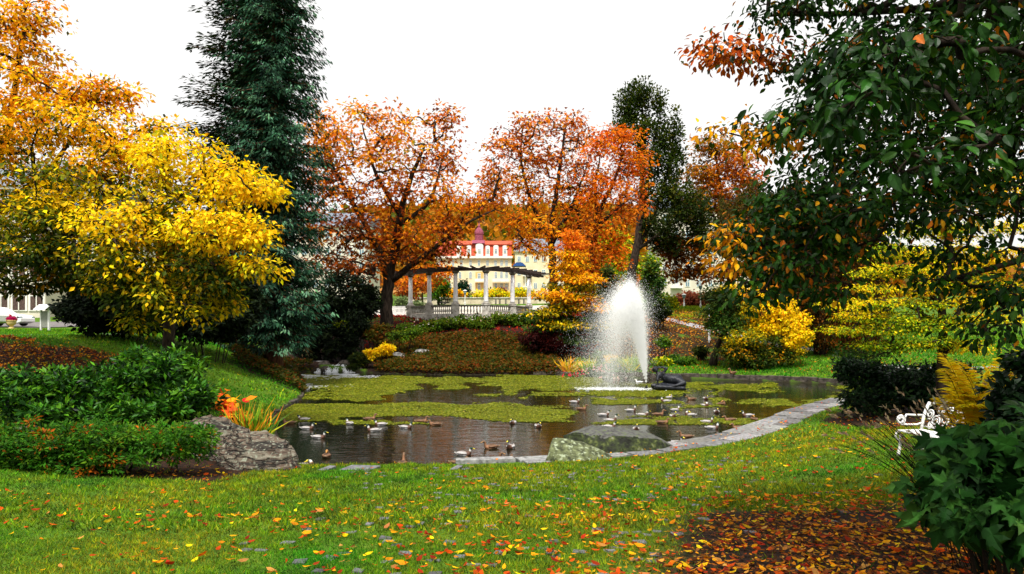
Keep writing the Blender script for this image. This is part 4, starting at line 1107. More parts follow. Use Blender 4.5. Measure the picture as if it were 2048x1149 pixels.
blades("iris", "yellowing iris clump with long blades beside the big left rock", "iris plant", 505, 862, 19.6, 190, 1.25, 'iris', .42, .05)
PAL['orl'] = [((.86, .34, .02), 4), ((.80, .14, .03), 2), ((.84, .50, .03), 2), ((.62, .04, .05), 2)]
lib_shrub("broadleaf_plant", "orange and crimson large leaved plant beside the glossy left shrub", "plant", [(455, 805, 20.5, 28, 20, .35, 'orl'), (470, 830, 20.2, 22, 14, .3, 'orl')], 20, 5, .30, cr=(.16, .16, .12), t='oval', droop=.4)
# ------------------------------------------------------------------ far bank planting
def scatter_cover(name, inside, xr, yr, n, L, pal, lift, kind="stuff", t='leaf', m='leaf', mound=0.0, label=None):
    x = rng.uniform(*xr, n); y = rng.uniform(*yr, n)
    s = pond_sd(x, y)
    k = inside(x, y, s); x, y, s = x[k], y[k], s[k]
    lump = fbm(x, y, 1.0, .9, 3)
    z = height(x, y, s) + mound * lump * sstep(0, .6, s) + lift * rng.random(len(x)) ** .6
    P = np.stack([x, y, z], 1)
    D = rng.normal(size=P.shape); D[:, 2] = np.abs(D[:, 2]) * .5
    Nn = np.array([0, -.5, 1.]) + .6 * rng.normal(size=P.shape)
    c = jitter(pick(pal, len(P)), .22)
    f = (fbm(x, y, 7.0, .5, 3)[:, None] - .5)
    c = c * (1 + 1.1 * f * np.array([1.0, -.2, 0]))          # russet drifts
    LV = Leaves().add(t, P, D, Nn, L * (.6 + .8 * rng.random(len(P))), np.clip(c, .003, .9))
    o = LV.build(name, M[m])
    return tag(o, label, kind=kind)
def pxof(x, y): return PCX + x / y * FPX
scatter_cover("ground_cover", lambda x, y, s: (s > -.15) & (s < 9.2 - 1.6 * np.abs((pxof(x, y) - 950) / 160)) & (pxof(x, y) > 750) & (pxof(x, y) < 1115), (-14, 7), (49, 66), 90000, .19, 'cot', .35, mound=.5)
scatter_cover("ground_cover", lambda x, y, s: (s > -.15) & (s < 3.4) & (pxof(x, y) > 385) & (pxof(x, y) < 625) & (y > 36.5), (-22, -9), (36, 55), 60000, .17, 'cotl', .30, mound=.45)
scatter_cover("fallen_leaves", lambda x, y, s: (s > 5.5) & (pxof(x, y) > 730) & (pxof(x, y) < 1240) & (y < 76), (-14, 12), (53, 76), 22000, .16, 'red', .06)
scatter_cover("fallen_leaves", lambda x, y, s: (litter_mask(x, y, s) > .4) & (y > 50), (6, 36), (50, 88), 26000, .17, 'litter', .08)
scatter_cover("fallen_leaves", lambda x, y, s: (litter_mask(x, y, s) > .3) & (x < -12), (-32, -12), (20, 36), 26000, .11, 'litter', .05)
scatter_cover("fallen_leaves", lambda x, y, s: (s > .6) & (y > 38), (8, 28), (38, 58), 1500, .12, 'lawnleaf', .05)

# rose bushes along the foot of the balustrade
_nth = ["leftmost", "second", "third", "fourth", "fifth", "sixth", "seventh", "eighth", "ninth", "rightmost"]
for i in range(10):
    px = 812 + i * 27; d = 62.6 + 1.2 * rng.random() - .8 * math.sin(math.pi * i / 9)
    g = ground_at(px, d); pz = PHY - (g[2] + .48 - CZ) / d * FPX
    r = lib_shrub("rose_bush", f"green rose bush below the balustrade, {_nth[i]} in the row" + (" from the left" if 0 < i < 9 else ""), "shrub", [(px, pz, d, 18, 13, .8, 'rose')], 26, 60, .19, cr=(.32, .32, .22), group="rose bushes below the balustrade", stems=4)
    fl = Leaves(); k = 5
    P = at(px, pz - 8, d - .5) + rng.normal(size=(k, 3)) * [.35, .2, .22]
    fl.add('oval', np.repeat(P, 3, 0), rng.normal(size=(k * 3, 3)), rng.normal(size=(k * 3, 3)), .10, np.tile([.8, .74, .66] if i % 3 else [.78, .5, .4], (k * 3, 1)), 1.4)
    fl.build("blossoms", M['leaf'], r, local=list(r.location))
lib_shrub("shrub", "golden yellow bush above the pond, left of the russet mound", "shrub", [(770, 702, 54.6, 21, 13, .6, 'ye'), (744, 707, 54.4, 14, 9, .5, 'ye')], 46, 70, .16, cr=(.25, .25, .15))
lib_shrub("shrub", "dark wine red bush at the foot of the small orange tree", "shrub", [(1075, 675, 55, 36, 24, 1, 'dred'), (1110, 685, 54.5, 30, 16, .9, 'dred')], 70, 70, .19, cr=(.4, .4, .25))
lib_shrub("shrub", "orange and green bush on the slope left of the roses", "shrub", [(765, 660, 58, 26, 14, .8, 'cot'), (745, 672, 57, 18, 10, .7, 'cot')], 40, 60, .2, cr=(.35, .35, .2))
lib_shrub("shrub", "low yellow green bush under the roses above the grey rocks", "shrub", [(800, 672, 56.5, 22, 10, .6, 'rose'), (830, 665, 57, 18, 9, .6, 'rose')], 34, 60, .18, cr=(.3, .3, .18))
lib_shrub("shrub", "small dark bush on the leafy slope left of the leaning tree", "shrub", [(1402, 702, 52, 13, 10, .5, 'dg')], 20, 60, .17, cr=(.25, .25, .2))
lib_shrub("shrub", "green bush in the leafy slope behind the fountain's right edge", "shrub", [(1326, 685, 52, 12, 9, .5, 'bed')], 18, 60, .17, cr=(.25, .25, .18))
# bed of flowers and leaves behind the fountain
for px, py, kd, pal, lab in ((1135, 722, 'b', 'iriso', "yellow orange grass clump at the bed's left end"), (1180, 728, 'b', 'irisg', "bright lime iris clump in the middle of the flower bed"), (1262, 730, 'b', 'irisg', "pale green iris clump behind the fountain's jet"),
                             (1160, 703, 's', 'bed', "fresh green cushion plant at the top of the flower bed"), (1150, 735, 'f', (.62, .03, .07), "red flowering plant at the left of the flower bed"),
                             (1196, 738, 'f', (.75, .42, .40), "pink flowering plant at the water's edge below the lime iris"), (1228, 748, 'f', (.78, .50, .46), "pale pink flowering plant seen through the spray"), (1220, 705, 's', 'ye', "golden bush seen through the fountain's spray"),
                             (1165, 715, 's', 'or', "orange leaved plant between the two iris clumps"), (1240, 715, 's', 'lime', "yellow green bush behind the lower part of the jet"), (1205, 722, 's', 'bed', "green bush in the flower bed behind the spray"), (1205, 690, 's', 'bed', "green bush at the back of the flower bed"),
                             (1345, 712, 's', 'bed', "low green plant right of the jet above the far lawn"), (1375, 720, 's', 'bed', "low green plant in fallen leaves above the far lawn"), (1325, 720, 's', 'lime', "small yellow plant behind the statue")):
    dd = 46.5 + (757 - py) * .11
    if kd == 'b':
        g = ground_at(px, dd); blades("iris", lab, "iris plant", px, PHY - (g[2] - CZ) / dd * FPX, dd, 70, 1.25, pal, .6, .075)
    else:
        g = ground_at(px, dd); pz = PHY - (g[2] + .28 - CZ) / dd * FPX
        r = lib_shrub("flowering_plant" if kd == 'f' else "shrub", lab, "plant" if kd == 'f' else "shrub", [(px, pz, dd, 19, 8, .5, 'bed' if kd == 'f' else pal)], 20, 55, .16, cr=(.25, .25, .15), stems=4)
        if kd == 'f':
            fl = Leaves(); k = 34
            P = at(px, pz - 5, dd - .3) + rng.normal(size=(k, 3)) * [.42, .3, .12]
            fl.add('oval', np.repeat(P, 2, 0), rng.normal(size=(k * 2, 3)), rng.normal(size=(k * 2, 3)) + [0, -1, 1], .13, jitter(np.tile(pal, (k * 2, 1)), .2), 1.5)
            fl.build("blossoms", M['leaf'], r, local=list(r.location))

# ------------------------------------------------------------------ beyond the pergola
def px_lobe(px, py, d, rx, ry, rz, p): return (px, py, d, rx, ry, rz, p)
for x, w, lab in ((905, 22, "yellow hedge bush on the cream wall, left of the pergola's third column"), (985, 34, "bright yellow bush on the cream wall behind the pergola's fourth column"), (1040, 26, "bright yellow bush on the cream wall behind the pergola's fifth column")):
    lib_shrub("hedge_bush", lab, "shrub", [(x, 590, 118, w, 9, 2, 'limey' if x > 950 else 'or')], 46, 50, .4, cr=(1.0, 1.0, .5), group="yellow bushes on the cream wall")
lib_shrub("shrub", "russet bush between the yellow bushes on the cream wall", "shrub", [(1003, 588, 119, 9, 10, 1.2, 'brush')], 16, 50, .4, cr=(.6, .6, .5))
lib_tree("small_tree", "orange leaved tree behind the pergola's first two columns", "tree", (845, 104), [([(845, 600, 104), (845, 560, 104)], .16, .05)], [(838, 560, 104, 34, 26, 2.2, 'ch'), (880, 548, 104, 26, 16, 2, 'ch'), (815, 580, 104, 22, 18, 2, 'chd')], 70, 36, .45, cr=(1.1, 1.1, .7))
lib_tree("cypress_tree", "small dark green conifer behind the pergola's third column", "tree", (925, 122), [([(925, 590, 122), (926, 565, 122)], .12, .04)], [(925, 590, 122, 15, 8, 1.2, 'cyp'), (926, 578, 122, 9, 8, .8, 'cyp'), (926, 568, 122, 4, 6, .4, 'cyp')], 40, 50, .4, cr=(.7, .7, .5), leafm='needle')
lib_tree("small_tree", "small green tree behind the pergola's second column", "tree", (878, 112), [([(878, 600, 112), (878, 575, 112)], .14, .05)], [(878, 575, 112, 17, 22, 1.8, 'bed')], 40, 50, .45, cr=(.9, .9, .7))
lib_shrub("shrub", "grey green willow leaved bush left of the pergola", "shrub", [(801, 610, 80, 13, 14, .9, 'gry'), (838, 613, 82, 16, 8, .9, 'gry')], 36, 60, .26, cr=(.5, .5, .4))
lib_shrub("hedge", "red brown clipped hedge behind the lamp posts above the lawn", "hedge", [(1385, 600, 100, 34, 14, 2, 'brush')], 80, 60, .34, cr=(.9, .9, .5), base=(1385, 100))
lib_shrub("shrub", "yellow green bush left of the lamp posts above the lawn", "shrub", [(1338, 606, 92, 13, 12, 1, 'lime')], 24, 60, .32, cr=(.5, .5, .45))
lib_tree("birch_tree", "pale lime green tree glimpsed between the orange crown and the dark trunk", "tree", (1225, 105), [([(1225, 580, 105), (1222, 470, 105)], .2, .06)], [(1225, 480, 105, 32, 30, 3, 'lime'), (1235, 530, 105, 40, 36, 3, 'lime'), (1305, 545, 104, 14, 45, 2, 'lime')], 90, 40, .5, cr=(1.4, 1.4, .9))

# the far wooded hillside
n = 9000
hx = rng.uniform(-330, 330, n); hy = rng.uniform(330, 640, n)
hz = height(hx, hy, np.full(n, 200.))
LV = Leaves()
P = np.repeat(np.stack([hx, hy, hz + 5], 1), 5, 0) + rng.normal(size=(n * 5, 3)) * [2.2, 2.2, 2.6]
LV.add('leaf', P, rng.normal(size=P.shape), rng.normal(size=P.shape) + [0, -.6, .8], 4.5, jitter(np.repeat(pick('bg', n), 5, 0) * .9, .2), 1.6)
tag(LV.build("far_wood", M['leaf']), kind="stuff")

# ------------------------------------------------------------------ lawn, setts, litter
def near_samples(n, y0, y1, pw):
    y = y0 + (y1 - y0) * rng.random(n) ** pw
    hw = .72 * y + 1.6
    return (rng.random(n) * 2 - 1) * hw, y
def lawn_ok(x, y, s):
    ok = (s > .02) & ~on_kerb(x, y, s)
    return ok
PAL['lawn'] = [((.15, .235, .006), 4), ((.08, .155, .006), 4), ((.22, .30, .008), 3), ((.27, .29, .012), 2), ((.34, .28, .03), .9)]
PAL['lawnd'] = [((.07, .20, .008), 4), ((.10, .27, .010), 4), ((.16, .33, .010), 2), ((.26, .31, .012), 1)]
def grass(x, y, L, wd, pal, keep=None, group=2.2):
    s = pond_sd(x, y); k = lawn_ok(x, y, s)
    lm = litter_mask(x, y, s)
    k &= rng.random(len(x)) > lm * .97
    if keep is not None: k &= keep(x, y, s)
    # bare worn patches and setts show through
    g = fbm(x, y, 5.0, 1.7, 3)
    k &= rng.random(len(x)) < .45 + 1.1 * sstep(.30, .55, g)
    x, y, s, g = x[k], y[k], s[k], g[k]
    P = np.stack([x, y, height(x, y, s) - .004], 1); n = len(P)
    D = np.stack([rng.normal(size=n) * .6, rng.normal(size=n) * .6, np.full(n, .8)], 1)
    Nn = np.stack([rng.normal(size=n) * .8, -np.ones(n), .3 * np.ones(n)], 1)
    c = jitter(pick(pal, n), .22)
    patch = fbm(x, y, 2.0, .55, 3)[:, None] - .5
    tuft = (.5 * noise(x, y, 6.0, 9 if wd < 1.4 else 4) + .5 * noise(x, y, 9.0, 24 if wd < 1.4 else 11))[:, None]
    tuft = np.clip((tuft - .5) * 1.7 + .5, 0, 1)
    c = np.clip(c * (.30 + 1.4 * tuft) * (1 + 1.6 * patch * np.array([1.5, .3, .3])), .003, .9)
    return P, D, Nn, L * (.4 + .8 * rng.random(n) + .5 * tuft[:, 0]), c, wd
LV = Leaves()
for n, y0, y1, pw, L, wd in ((230000, 4.2, 8.5, 1.1, .040, 1.1), (210000, 8.5, 19.5, 1.0, .060, 1.5), (60000, 19.5, 31, 1.0, .085, 2.0)):
    x, y = near_samples(n, y0, y1, pw)
    P, D, Nn, LL, c, w = grass(x, y, L, wd, 'lawn', keep=lambda x, y, s: (x > -9.5) & ((y < 19.6) | (x > 4)))
    LV.add('tri', P, D, Nn, LL, c, w)
x = rng.uniform(-34, -7.0, 110000); y = rng.uniform(15, 52, 110000)
P, D, Nn, LL, c, w = grass(x, y, .10, 2.4, 'lawnd', keep=lambda x, y, s: (pxof(x, y) > -200) & (s > .05) & ((y < 49) | (x < -19)))
LV.add('tri', P, D, Nn, LL, c, w)
x = rng.uniform(6, 40, 90000); y = rng.uniform(40, 75, 90000)
P, D, Nn, LL, c, w = grass(x, y, .13, 2.6, 'lawnd', keep=lambda x, y, s: (pxof(x, y) < 2200) & ((s < 6) | (pxof(x, y) > 1500)))
LV.add('tri', P, D, Nn, LL, c, w)
x = rng.uniform(14, 36, 40000); y = rng.uniform(76, 98, 40000)
P, D, Nn, LL, c, w = grass(x, y, .2, 2.6, 'lawn', keep=lambda x, y, s: (pxof(x, y) > 1300) & (pxof(x, y) < 1440))
LV.add('tri', P, D, Nn, LL, np.clip(c * 1.3, 0, .8), w)
tag(LV.build("grass", M['blade']), kind="stuff")

# worn rows of setts showing through the turf
mb = MB()
for row in range(64):
    yy = 5.0 + row * .19
    for k in range(70):
        cc = np.array([.10, .10, .107]) * rng.uniform(.5, 1.35)
        xx = -4.6 + k * .155 + (row % 2) * .075 + .02 * rng.normal()
        pr = np.exp(-((xx - .25 * (yy - 8) - .1) / (1.7 + .12 * yy)) ** 2) * (yy < 16.6)
        if rng.random() > .12 * pr * (.5 + 1.2 * sstep(.4, .62, noise(xx, yy, 0, .9))): continue
        ss = float(pond_sd(np.array([xx]), np.array([yy]))[0])
        if ss < .4: continue
        a = .045 + .025 * rng.random(); bb = .035 + .025 * rng.random(); z = gz(xx, yy); th = rng.normal() * .12
        q = [(-a, -bb * .9), (a * .92, -bb), (a, bb * .9), (-a * .95, bb)]
        q = [(u * math.cos(th) - v * math.sin(th) + xx, u * math.sin(th) + v * math.cos(th) + yy + .02 * rng.normal()) for u, v in q]
        mb.prism(q, z - .04, z + .008 + .012 * rng.random(), 'z', 0, cc)
tag(mb.build("paving", M['sett'], col=True), kind="structure")

# the flat stone slabs along the near shore
nb = [i for i in range(len(POND))]
E = []
for i in nb:
    x, y = POND[i]
    if -1.6 < x < 14.2 and y < 31.8: E.append((x, y))
E = np.array(E); E = E[np.argsort(E[:, 0])]
seg = np.linalg.norm(np.diff(E, axis=0), axis=1); tt = np.concatenate([[0], np.cumsum(seg)])
def Ept(t): return np.array([np.interp(t, tt, E[:, 0]), np.interp(t, tt, E[:, 1])])
def Enr(t):
    v = Ept(t + .3) - Ept(t - .3); v = v / np.linalg.norm(v)
    return np.array([v[1], -v[0]])
mb = MB(); t = .1
for rowi in range(2):
    t = .1 + .35 * rowi
    while t < tt[-1] - .5:
        ln = rng.uniform(.7, 1.5)
        t1 = min(t + ln, tt[-1])
        W = kerb_w(Ept(t)[0])
        lo, hi = ((-.10, W * .52), (W * .52 + .035, W + rng.uniform(-.10, .14)))[rowi]
        if rowi == 1 and (Ept(t)[0] < .3 and rng.random() < .6):
            t = t1; continue
        g0, g1 = .032, .032
        q = []
        for tq, off in ((t + g0, lo), ((t + t1) / 2, lo), (t1 - g1, lo), (t1 - g1, hi), ((t + t1) / 2, hi), (t + g0, hi)):
            p = Ept(tq) + Enr(tq) * (off + rng.uniform(-.012, .012)); q.append(p)
        c = np.mean(q, 0); zc = gz(*(Ept((t + t1) / 2) + Enr((t + t1) / 2) * max(.3, (lo + hi) / 2)))
        z1 = max(zc, .17) + .035 + .035 * rng.random()
        mb.prism([tuple(p) for p in q][::-1], z1 - .32, z1, 'z', 0, np.array([.155, .152, .15]) * rng.uniform(.6, 1.35) * (1 + .02 * rng.normal(size=3)))
        t = t1
for px0, px1, py in ((684, 758, 949), (900, 925, 946), (640, 668, 951)):      # slabs sunk in the turf farther left
    d0 = 16.2; x0, x1 = (px0 - PCX) / FPX * d0, (px1 - PCX) / FPX * d0
    zc = gz((x0 + x1) / 2, d0)
    mb.prism([(x0, d0 - .25), (x1 - .1, d0 - .22), (x1, d0 + .2), (x0 + .15, d0 + .28)], zc - .2, zc + .05, 'z', 0, (.12, .12, .13))
o = mb.build("paving", M['paving'], col=True)
bv = o.modifiers.new("bevel", 'BEVEL'); bv.width = .012; bv.segments = 2
tag(o, kind="structure")

# fallen leaves on the near lawn, thickening to a carpet at the lower right
def fall(n, y0, y1, pw, dens, L, pal, lift):
    x, y = near_samples(n, y0, y1, pw)
    s = pond_sd(x, y); k = (s > -.05) & (rng.random(len(x)) < dens(x, y, s) * (.25 + 1.5 * sstep(.32, .68, fbm(x, y, 12.0, 1.3, 3))))
    x, y, s = x[k], y[k], s[k]; n = len(x)
    z = height(x, y, s) + lift[0] + lift[1] * rng.random(n) + .06 * on_kerb(x, y, s)
    P = np.stack([x, y, z], 1); a = rng.random(n) * 6.28
    D = np.stack([np.cos(a), np.sin(a), .18 * rng.normal(size=n)], 1)
    Nn = np.array([0, 0, 1.]) + .38 * rng.normal(size=(n, 3))
    return P, D, Nn, L * (.5 + .75 * rng.random(n)), jitter(pick(pal, n), .25)
LV = Leaves()
for a in ((7600, 4.2, 11, 1.1, lambda x, y, s: .16 + .75 * sstep(-2.5, 4, x + .12 * (8 - y)) + .2 * (fbm(x, y, 9., .8, 3) > .55), .09, 'lawnleaf', (.025, .02)),
          (6200, 9, 30, 1.0, lambda x, y, s: (.14 + .6 * sstep(-3, 6, x)) * ((y < 19.5) | (x > 4)), .10, 'lawnleaf', (.03, .02)),
          (46000, 4.2, 12, 1.15, lambda x, y, s: litter_mask(x, y, s) * .55, .07, 'litter', (.005, .05)),
          (12000, 12, 30, 1.0, lambda x, y, s: litter_mask(x, y, s) * .55, .10, 'litter', (.005, .06))):
    P, D, Nn, LL, c = fall(*a)
    LV.add('curl', P, D, Nn, LL, c, .95)
tag(LV.build("fallen_leaves", M['leaf']), kind="stuff")

# floating pond weed in ragged mats
def weed_mask(px, py):
    wx_ = noise(px, py, 2.0, .013) - .5; px = px + 90 * wx_ + 40 * (noise(px * .03, py * .16, 5.0) - .5); py = py + 9 * (noise(px * .012, py * .10, 7.0) - .5) + 4 * (noise(px * .05, py * .3, 11.0) - .5)
    n = fbm(px * .008, py * .055, 4.0, 1.0, 4); n2 = fbm(px * .02, py * .16, 8.0, 1.0, 3)
    a = sstep(600, 700, px) * (1 - sstep(1080, 1230, px)) * sstep(750, 755, py) * (1 - sstep(777, 786, py - 6 * np.sin(px * .011)))
    b = sstep(548, 600, px) * (1 - sstep(1100, 1175, px)) * sstep(806, 813, py + 5 * np.cos(px * .008)) * (1 - sstep(835, 842, py - 5 * np.sin(px * .012 + 1)))
    c = sstep(596, 620, px) * (1 - sstep(760, 800, px)) * sstep(770, 778, py) * (1 - sstep(797, 803, py))
    d = sstep(1380, 1460, px) * (1 - sstep(1690, 1720, px)) * sstep(794, 799, py - .012 * (px - 1380)) * (1 - sstep(808, 816, py - .02 * (px - 1400)))
    e = sstep(1160, 1200, px) * (1 - sstep(1330, 1360, px)) * sstep(797, 800, py) * (1 - sstep(806, 810, py)) * .85
    f = sstep(1180, 1230, px) * (1 - sstep(1560, 1660, px)) * sstep(761, 765, py) * (1 - sstep(771, 777, py)) * .8
    return np.maximum.reduce([a, b, c, d, e, f]), n, n2
px = rng.uniform(540, 1730, 520000); py = rng.uniform(748, 850, 520000)
mk, n1, n2 = weed_mask(px, py)
k = mk * .62 + (n1 - .5) * 1.9 + (n2 - .5) * 1.1 > .16 + .46 * rng.random(len(px))
px, py = px[k], py[k]
d = CZ * FPX / (py - PHY); x = (px - PCX) / FPX * d
k = pond_sd(x, d) < -.12
x, d = x[k], d[k]
P = np.stack([x, d, np.full(len(x), .010) + .010 * rng.random(len(x))], 1); a = rng.random(len(x)) * 6.28
PAL['weed'] = [((.22, .25, .016), 4), ((.29, .30, .022), 3), ((.12, .155, .012), 3.5), ((.40, .39, .09), .8)]
c = jitter(pick('weed', len(x)), .2) * (.65 + .7 * fbm(x, d, 3.0, 1.2, 3))[:, None]
LV = Leaves().add('leaf', P, np.stack([np.cos(a), np.sin(a), 0 * a], 1), np.tile([0, 0, 1.], (len(x), 1)) + .05 * rng.normal(size=(len(x), 3)), .0034 * d * (.6 + .8 * rng.random(len(x))), np.clip(c, 0, .8), 1.5)
tag(LV.build("pond_weed", M['blade']), kind="stuff")
# ------------------------------------------------------------------ rocks
def rock(name, label, c, r, m, seed, rz=0.0, tilt=(0, 0), rough=.35, cuts=5, strata=0.0, sub=5, group=None):
    bm = bmesh.new(); bmesh.ops.create_icosphere(bm, subdivisions=sub, radius=1)
    V = np.array([v.co[:] for v in bm.verts]); Fs = np.array([[v.index for v in f.verts] for f in bm.faces]); bm.free()
    rs = np.random.default_rng(seed)
    W = np.sign(V) * np.abs(V) ** .75
    for _ in range(cuts):                                   # broken flat faces
        nrm = unit(rs.normal(size=3) * [1, 1, .8]); q = rs.uniform(.55, .82)
        dd = W @ nrm; W = W - np.maximum(dd - q, 0)[:, None] * nrm * .92
    nn = fbm(V[:, 0] + seed, V[:, 1], V[:, 2], 1.3, 4) - .5
    W = W * (1 + rough * nn)[:, None]
    W = W * (1 + .10 * (fbm(V[:, 0] + seed * 3, V[:, 1], V[:, 2], 4.5, 4) - .5))[:, None]
    if strata:
        lay = (W[:, 2] * .8 + W[:, 0] * .75 + .12 * fbm(V[:, 0], V[:, 1], V[:, 2], 2.) ) * 4.2
        stp = (lay - np.floor(lay)); W = W * (1 + strata * (sstep(0, .8, stp) - .5) + .025 * (noise(V[:, 0] + 5, V[:, 1], V[:, 2], 9) - .5))[:, None]
    W = W * np.asarray(r)
    rm = np.array(Matrix.Rotation(rz, 3, 'Z') @ Matrix.Rotation(tilt[0], 3, 'X') @ Matrix.Rotation(tilt[1], 3, 'Y'))
    W = W @ rm.T
    o = mesh_np(name, W, Fs, m, smooth=True)
    o.location = [float(v) for v in c]
    e = o.modifiers.new("edges", 'EDGE_SPLIT'); e.split_angle = R(38)
    return tag(o, label, "rock", group)
def hull_rock(name, label, top, low, m, seed, amp=.05, lay=.0, cut=5):
    """a rock from its broken corners: hull of the corner points, then chipped and roughened"""
    pts = [at(*p) for p in top] + [np.array([(px - PCX) / FPX * d, d, z]) for px, d, z in low]
    for p in pts[:len(top)]: p[2] = p[2] * 1.03 + .01
    c = np.mean(pts, 0)
    bm = bmesh.new()
    for p in pts: bm.verts.new(p - c)
    r = bmesh.ops.convex_hull(bm, input=bm.verts)
    bmesh.ops.delete(bm, geom=[v for v in bm.verts if not v.link_faces], context='VERTS')
    bmesh.ops.triangulate(bm, faces=bm.faces)
    for _ in range(cut):
        bmesh.ops.subdivide_edges(bm, edges=[e for e in bm.edges if e.calc_length() > .07], cuts=1)
        bmesh.ops.triangulate(bm, faces=bm.faces)
        bmesh.ops.smooth_vert(bm, verts=bm.verts, factor=.07, use_axis_x=True, use_axis_y=True, use_axis_z=True)
    bm.normal_update()
    V = np.array([v.co[:] for v in bm.verts]); Nv = np.array([v.normal[:] for v in bm.verts]); Fs = np.array([[v.index for v in f.verts] for f in bm.faces]); bm.free()
    h = (fbm(V[:, 0] + seed, V[:, 1], V[:, 2], 1.6, 3) - .5) * 2.2 + (np.abs(fbm(V[:, 0], V[:, 1] + seed, V[:, 2], 4.5, 4) - .5) * -2.2 + .3) * .6 + (fbm(V[:, 0], V[:, 1] + seed, V[:, 2], 14, 3) - .5) * .5
    if lay:
        u = (V[:, 2] * .80 + V[:, 0] * .62 + .2 * V[:, 1]) * 5.5 + 1.4 * fbm(V[:, 0], V[:, 1], V[:, 2], 1.3, 3)
        st = u - np.floor(u); h = h + lay * (st ** 2.2 - .5)
    V = V + Nv * (h * amp)[:, None]
    o = mesh_np(name, V, Fs, m, smooth=True)
    o.location = [float(v) for v in c]
    e = o.modifiers.new("edges", 'EDGE_SPLIT'); e.split_angle = R(42)
    return tag(o, label, "rock")
hull_rock("boulder", "big layered grey brown boulder at the left end of the near shore", [(432, 888, 17.0), (468, 858, 17.5), (540, 868, 17.7), (580, 890, 17.2), (596, 918, 16.8), (505, 885, 16.4), (565, 905, 16.3), (445, 905, 16.4)],
          [(428, 16.2, .2), (470, 15.7, .1), (540, 15.6, .0), (592, 15.9, .0), (604, 16.8, -.2), (590, 17.8, -.2), (440, 17.8, .2)], M['rock'], 4, .085, .9)
hull_rock("boulder", "flat topped lichen grey boulder behind the layered one, by the azalea", [(366, 846, 17.6), (405, 834, 18.0), (440, 834, 18.2), (495, 858, 18.0), (505, 868, 17.5), (420, 850, 17.2)],
          [(360, 17.2, .4), (430, 16.9, .3), (510, 17.2, .2), (515, 18.3, .0), (370, 18.5, .4)], M['rock'], 9, .07, .7)
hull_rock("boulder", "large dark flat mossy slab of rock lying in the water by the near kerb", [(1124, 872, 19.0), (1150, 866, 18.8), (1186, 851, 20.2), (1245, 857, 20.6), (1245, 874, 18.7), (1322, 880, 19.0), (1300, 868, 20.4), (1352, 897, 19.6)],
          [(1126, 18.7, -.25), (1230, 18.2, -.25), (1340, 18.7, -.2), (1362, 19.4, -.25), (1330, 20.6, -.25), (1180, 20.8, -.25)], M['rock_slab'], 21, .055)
hull_rock("boulder", "smaller pale lichen covered rock in front of the flat dark slab", [(1104, 877, 18.0), (1132, 877, 18.3), (1176, 890, 18.1), (1224, 914, 17.8), (1098, 898, 17.6)],
          [(1080, 17.4, -.2), (1150, 17.0, -.2), (1228, 17.2, -.1), (1220, 18.4, -.2), (1110, 18.8, -.2)], M['rock_moss'], 33, .06)
for px, py, d, r, lab, sd in ((800, 688, 56.0, (.62, .5, .55), "pale grey rock in the red leaves above the yellow bush", 3), (838, 683, 56.6, (.9, .5, .5), "greenish grey rock above the russet mound, right of the pale one", 6), 
                          (573, 690, 48, (.45, .4, .42), "brown stone standing at the foot of the spruce", 12), (598, 694, 49, (.55, .3, .16), "flat yellow brown stone beside the spruce's foot", 14),
                          (40, 842, 16.2, (.7, .5, .3), "reddish brown stone between the azalea and the glossy shrub", 17)):
    q = at(px, py, d); q[2] = gz(q[0], d) + r[2] * .4
    rock("stone", lab, q, r, M['rock_grey'] if sd < 10 else M['rock'], sd, sub=3)

# the little waterfall: rocks and white water
wf = ground_at(665, 54.2); wf[2] = 0
for i, (px, py, d, r) in enumerate(((652, 740, 54.2, .45), (678, 738, 54.6, .42), (700, 743, 54.0, .3), (690, 728, 55.4, .5), (648, 730, 55.6, .55), (716, 742, 54.2, .35))):
    q = at(px, py, d)
    rock("stone", ["dark wet rock at the left of the waterfall's foot", "dark wet rock in the middle of the waterfall", "small wet rock at the right foot of the waterfall", "round dark rock at the top right of the waterfall", "dark rock at the top left of the waterfall", "dark rock just right of the falling water"][i],
         (q[0], d, max(q[2] - .1, .1)), (r, r * .8, r * .75), M['walldark'], 40 + i, sub=3)
root = thing("waterfall", "small white waterfall tumbling over dark rocks into the far end of the pond", "waterfall", wf)
LV = Leaves()
for px0, px1, py0, py1, n in ((645, 633, 735, 747, 160), (662, 656, 731, 747, 230), (676, 668, 730, 747, 260), (684, 695, 731, 747, 330), (690, 705, 737, 748, 300), (700, 697, 736, 747, 160)):
    t = rng.random(n)
    P = np.stack([at(px0 + (px1 - px0) * q, py0 + (py1 - py0) * q ** 1.3, 54.9 - 1.5 * q) for q in t]) + rng.normal(size=(n, 3)) * [.10, .10, .05]
    P[:, 2] = np.maximum(P[:, 2], .02)
    LV.add('narrow', P, np.array([(px1 - px0) * .04, -.5, -1.]) + .4 * rng.normal(size=(n, 3)), np.array([0, -1., .4]) + .5 * rng.normal(size=(n, 3)), .16, np.tile([.85, .87, .90], (n, 1)))
LV.build("falling_water", M['sprayw'], root, local=wf)
mb = MB(); q0 = at(622, 722, 57.5); q1 = at(650, 722, 57.5)
mb.box(q0[0], q1[0], 57.3, 58.6, q0[2] - .12, q0[2], 0); mb.xf(0, -wf)
mb.build("ledge_water", M['rock_grey'], root)
n = 2600
px = np.concatenate([rng.normal(660, 42, n), rng.normal(610, 30, 500)]); py = np.concatenate([749 + np.abs(rng.normal(0, 3.6, n)), 770 + rng.normal(0, 3, 500)])
d = CZ * FPX / (py - PHY); x = (px - PCX) / FPX * d; k = (pond_sd(x, d) < -.1) & (fbm(px * .02, py * .2, 1.) > .46)
x, d = x[k], d[k]; a = rng.random(len(x)) * 6.28
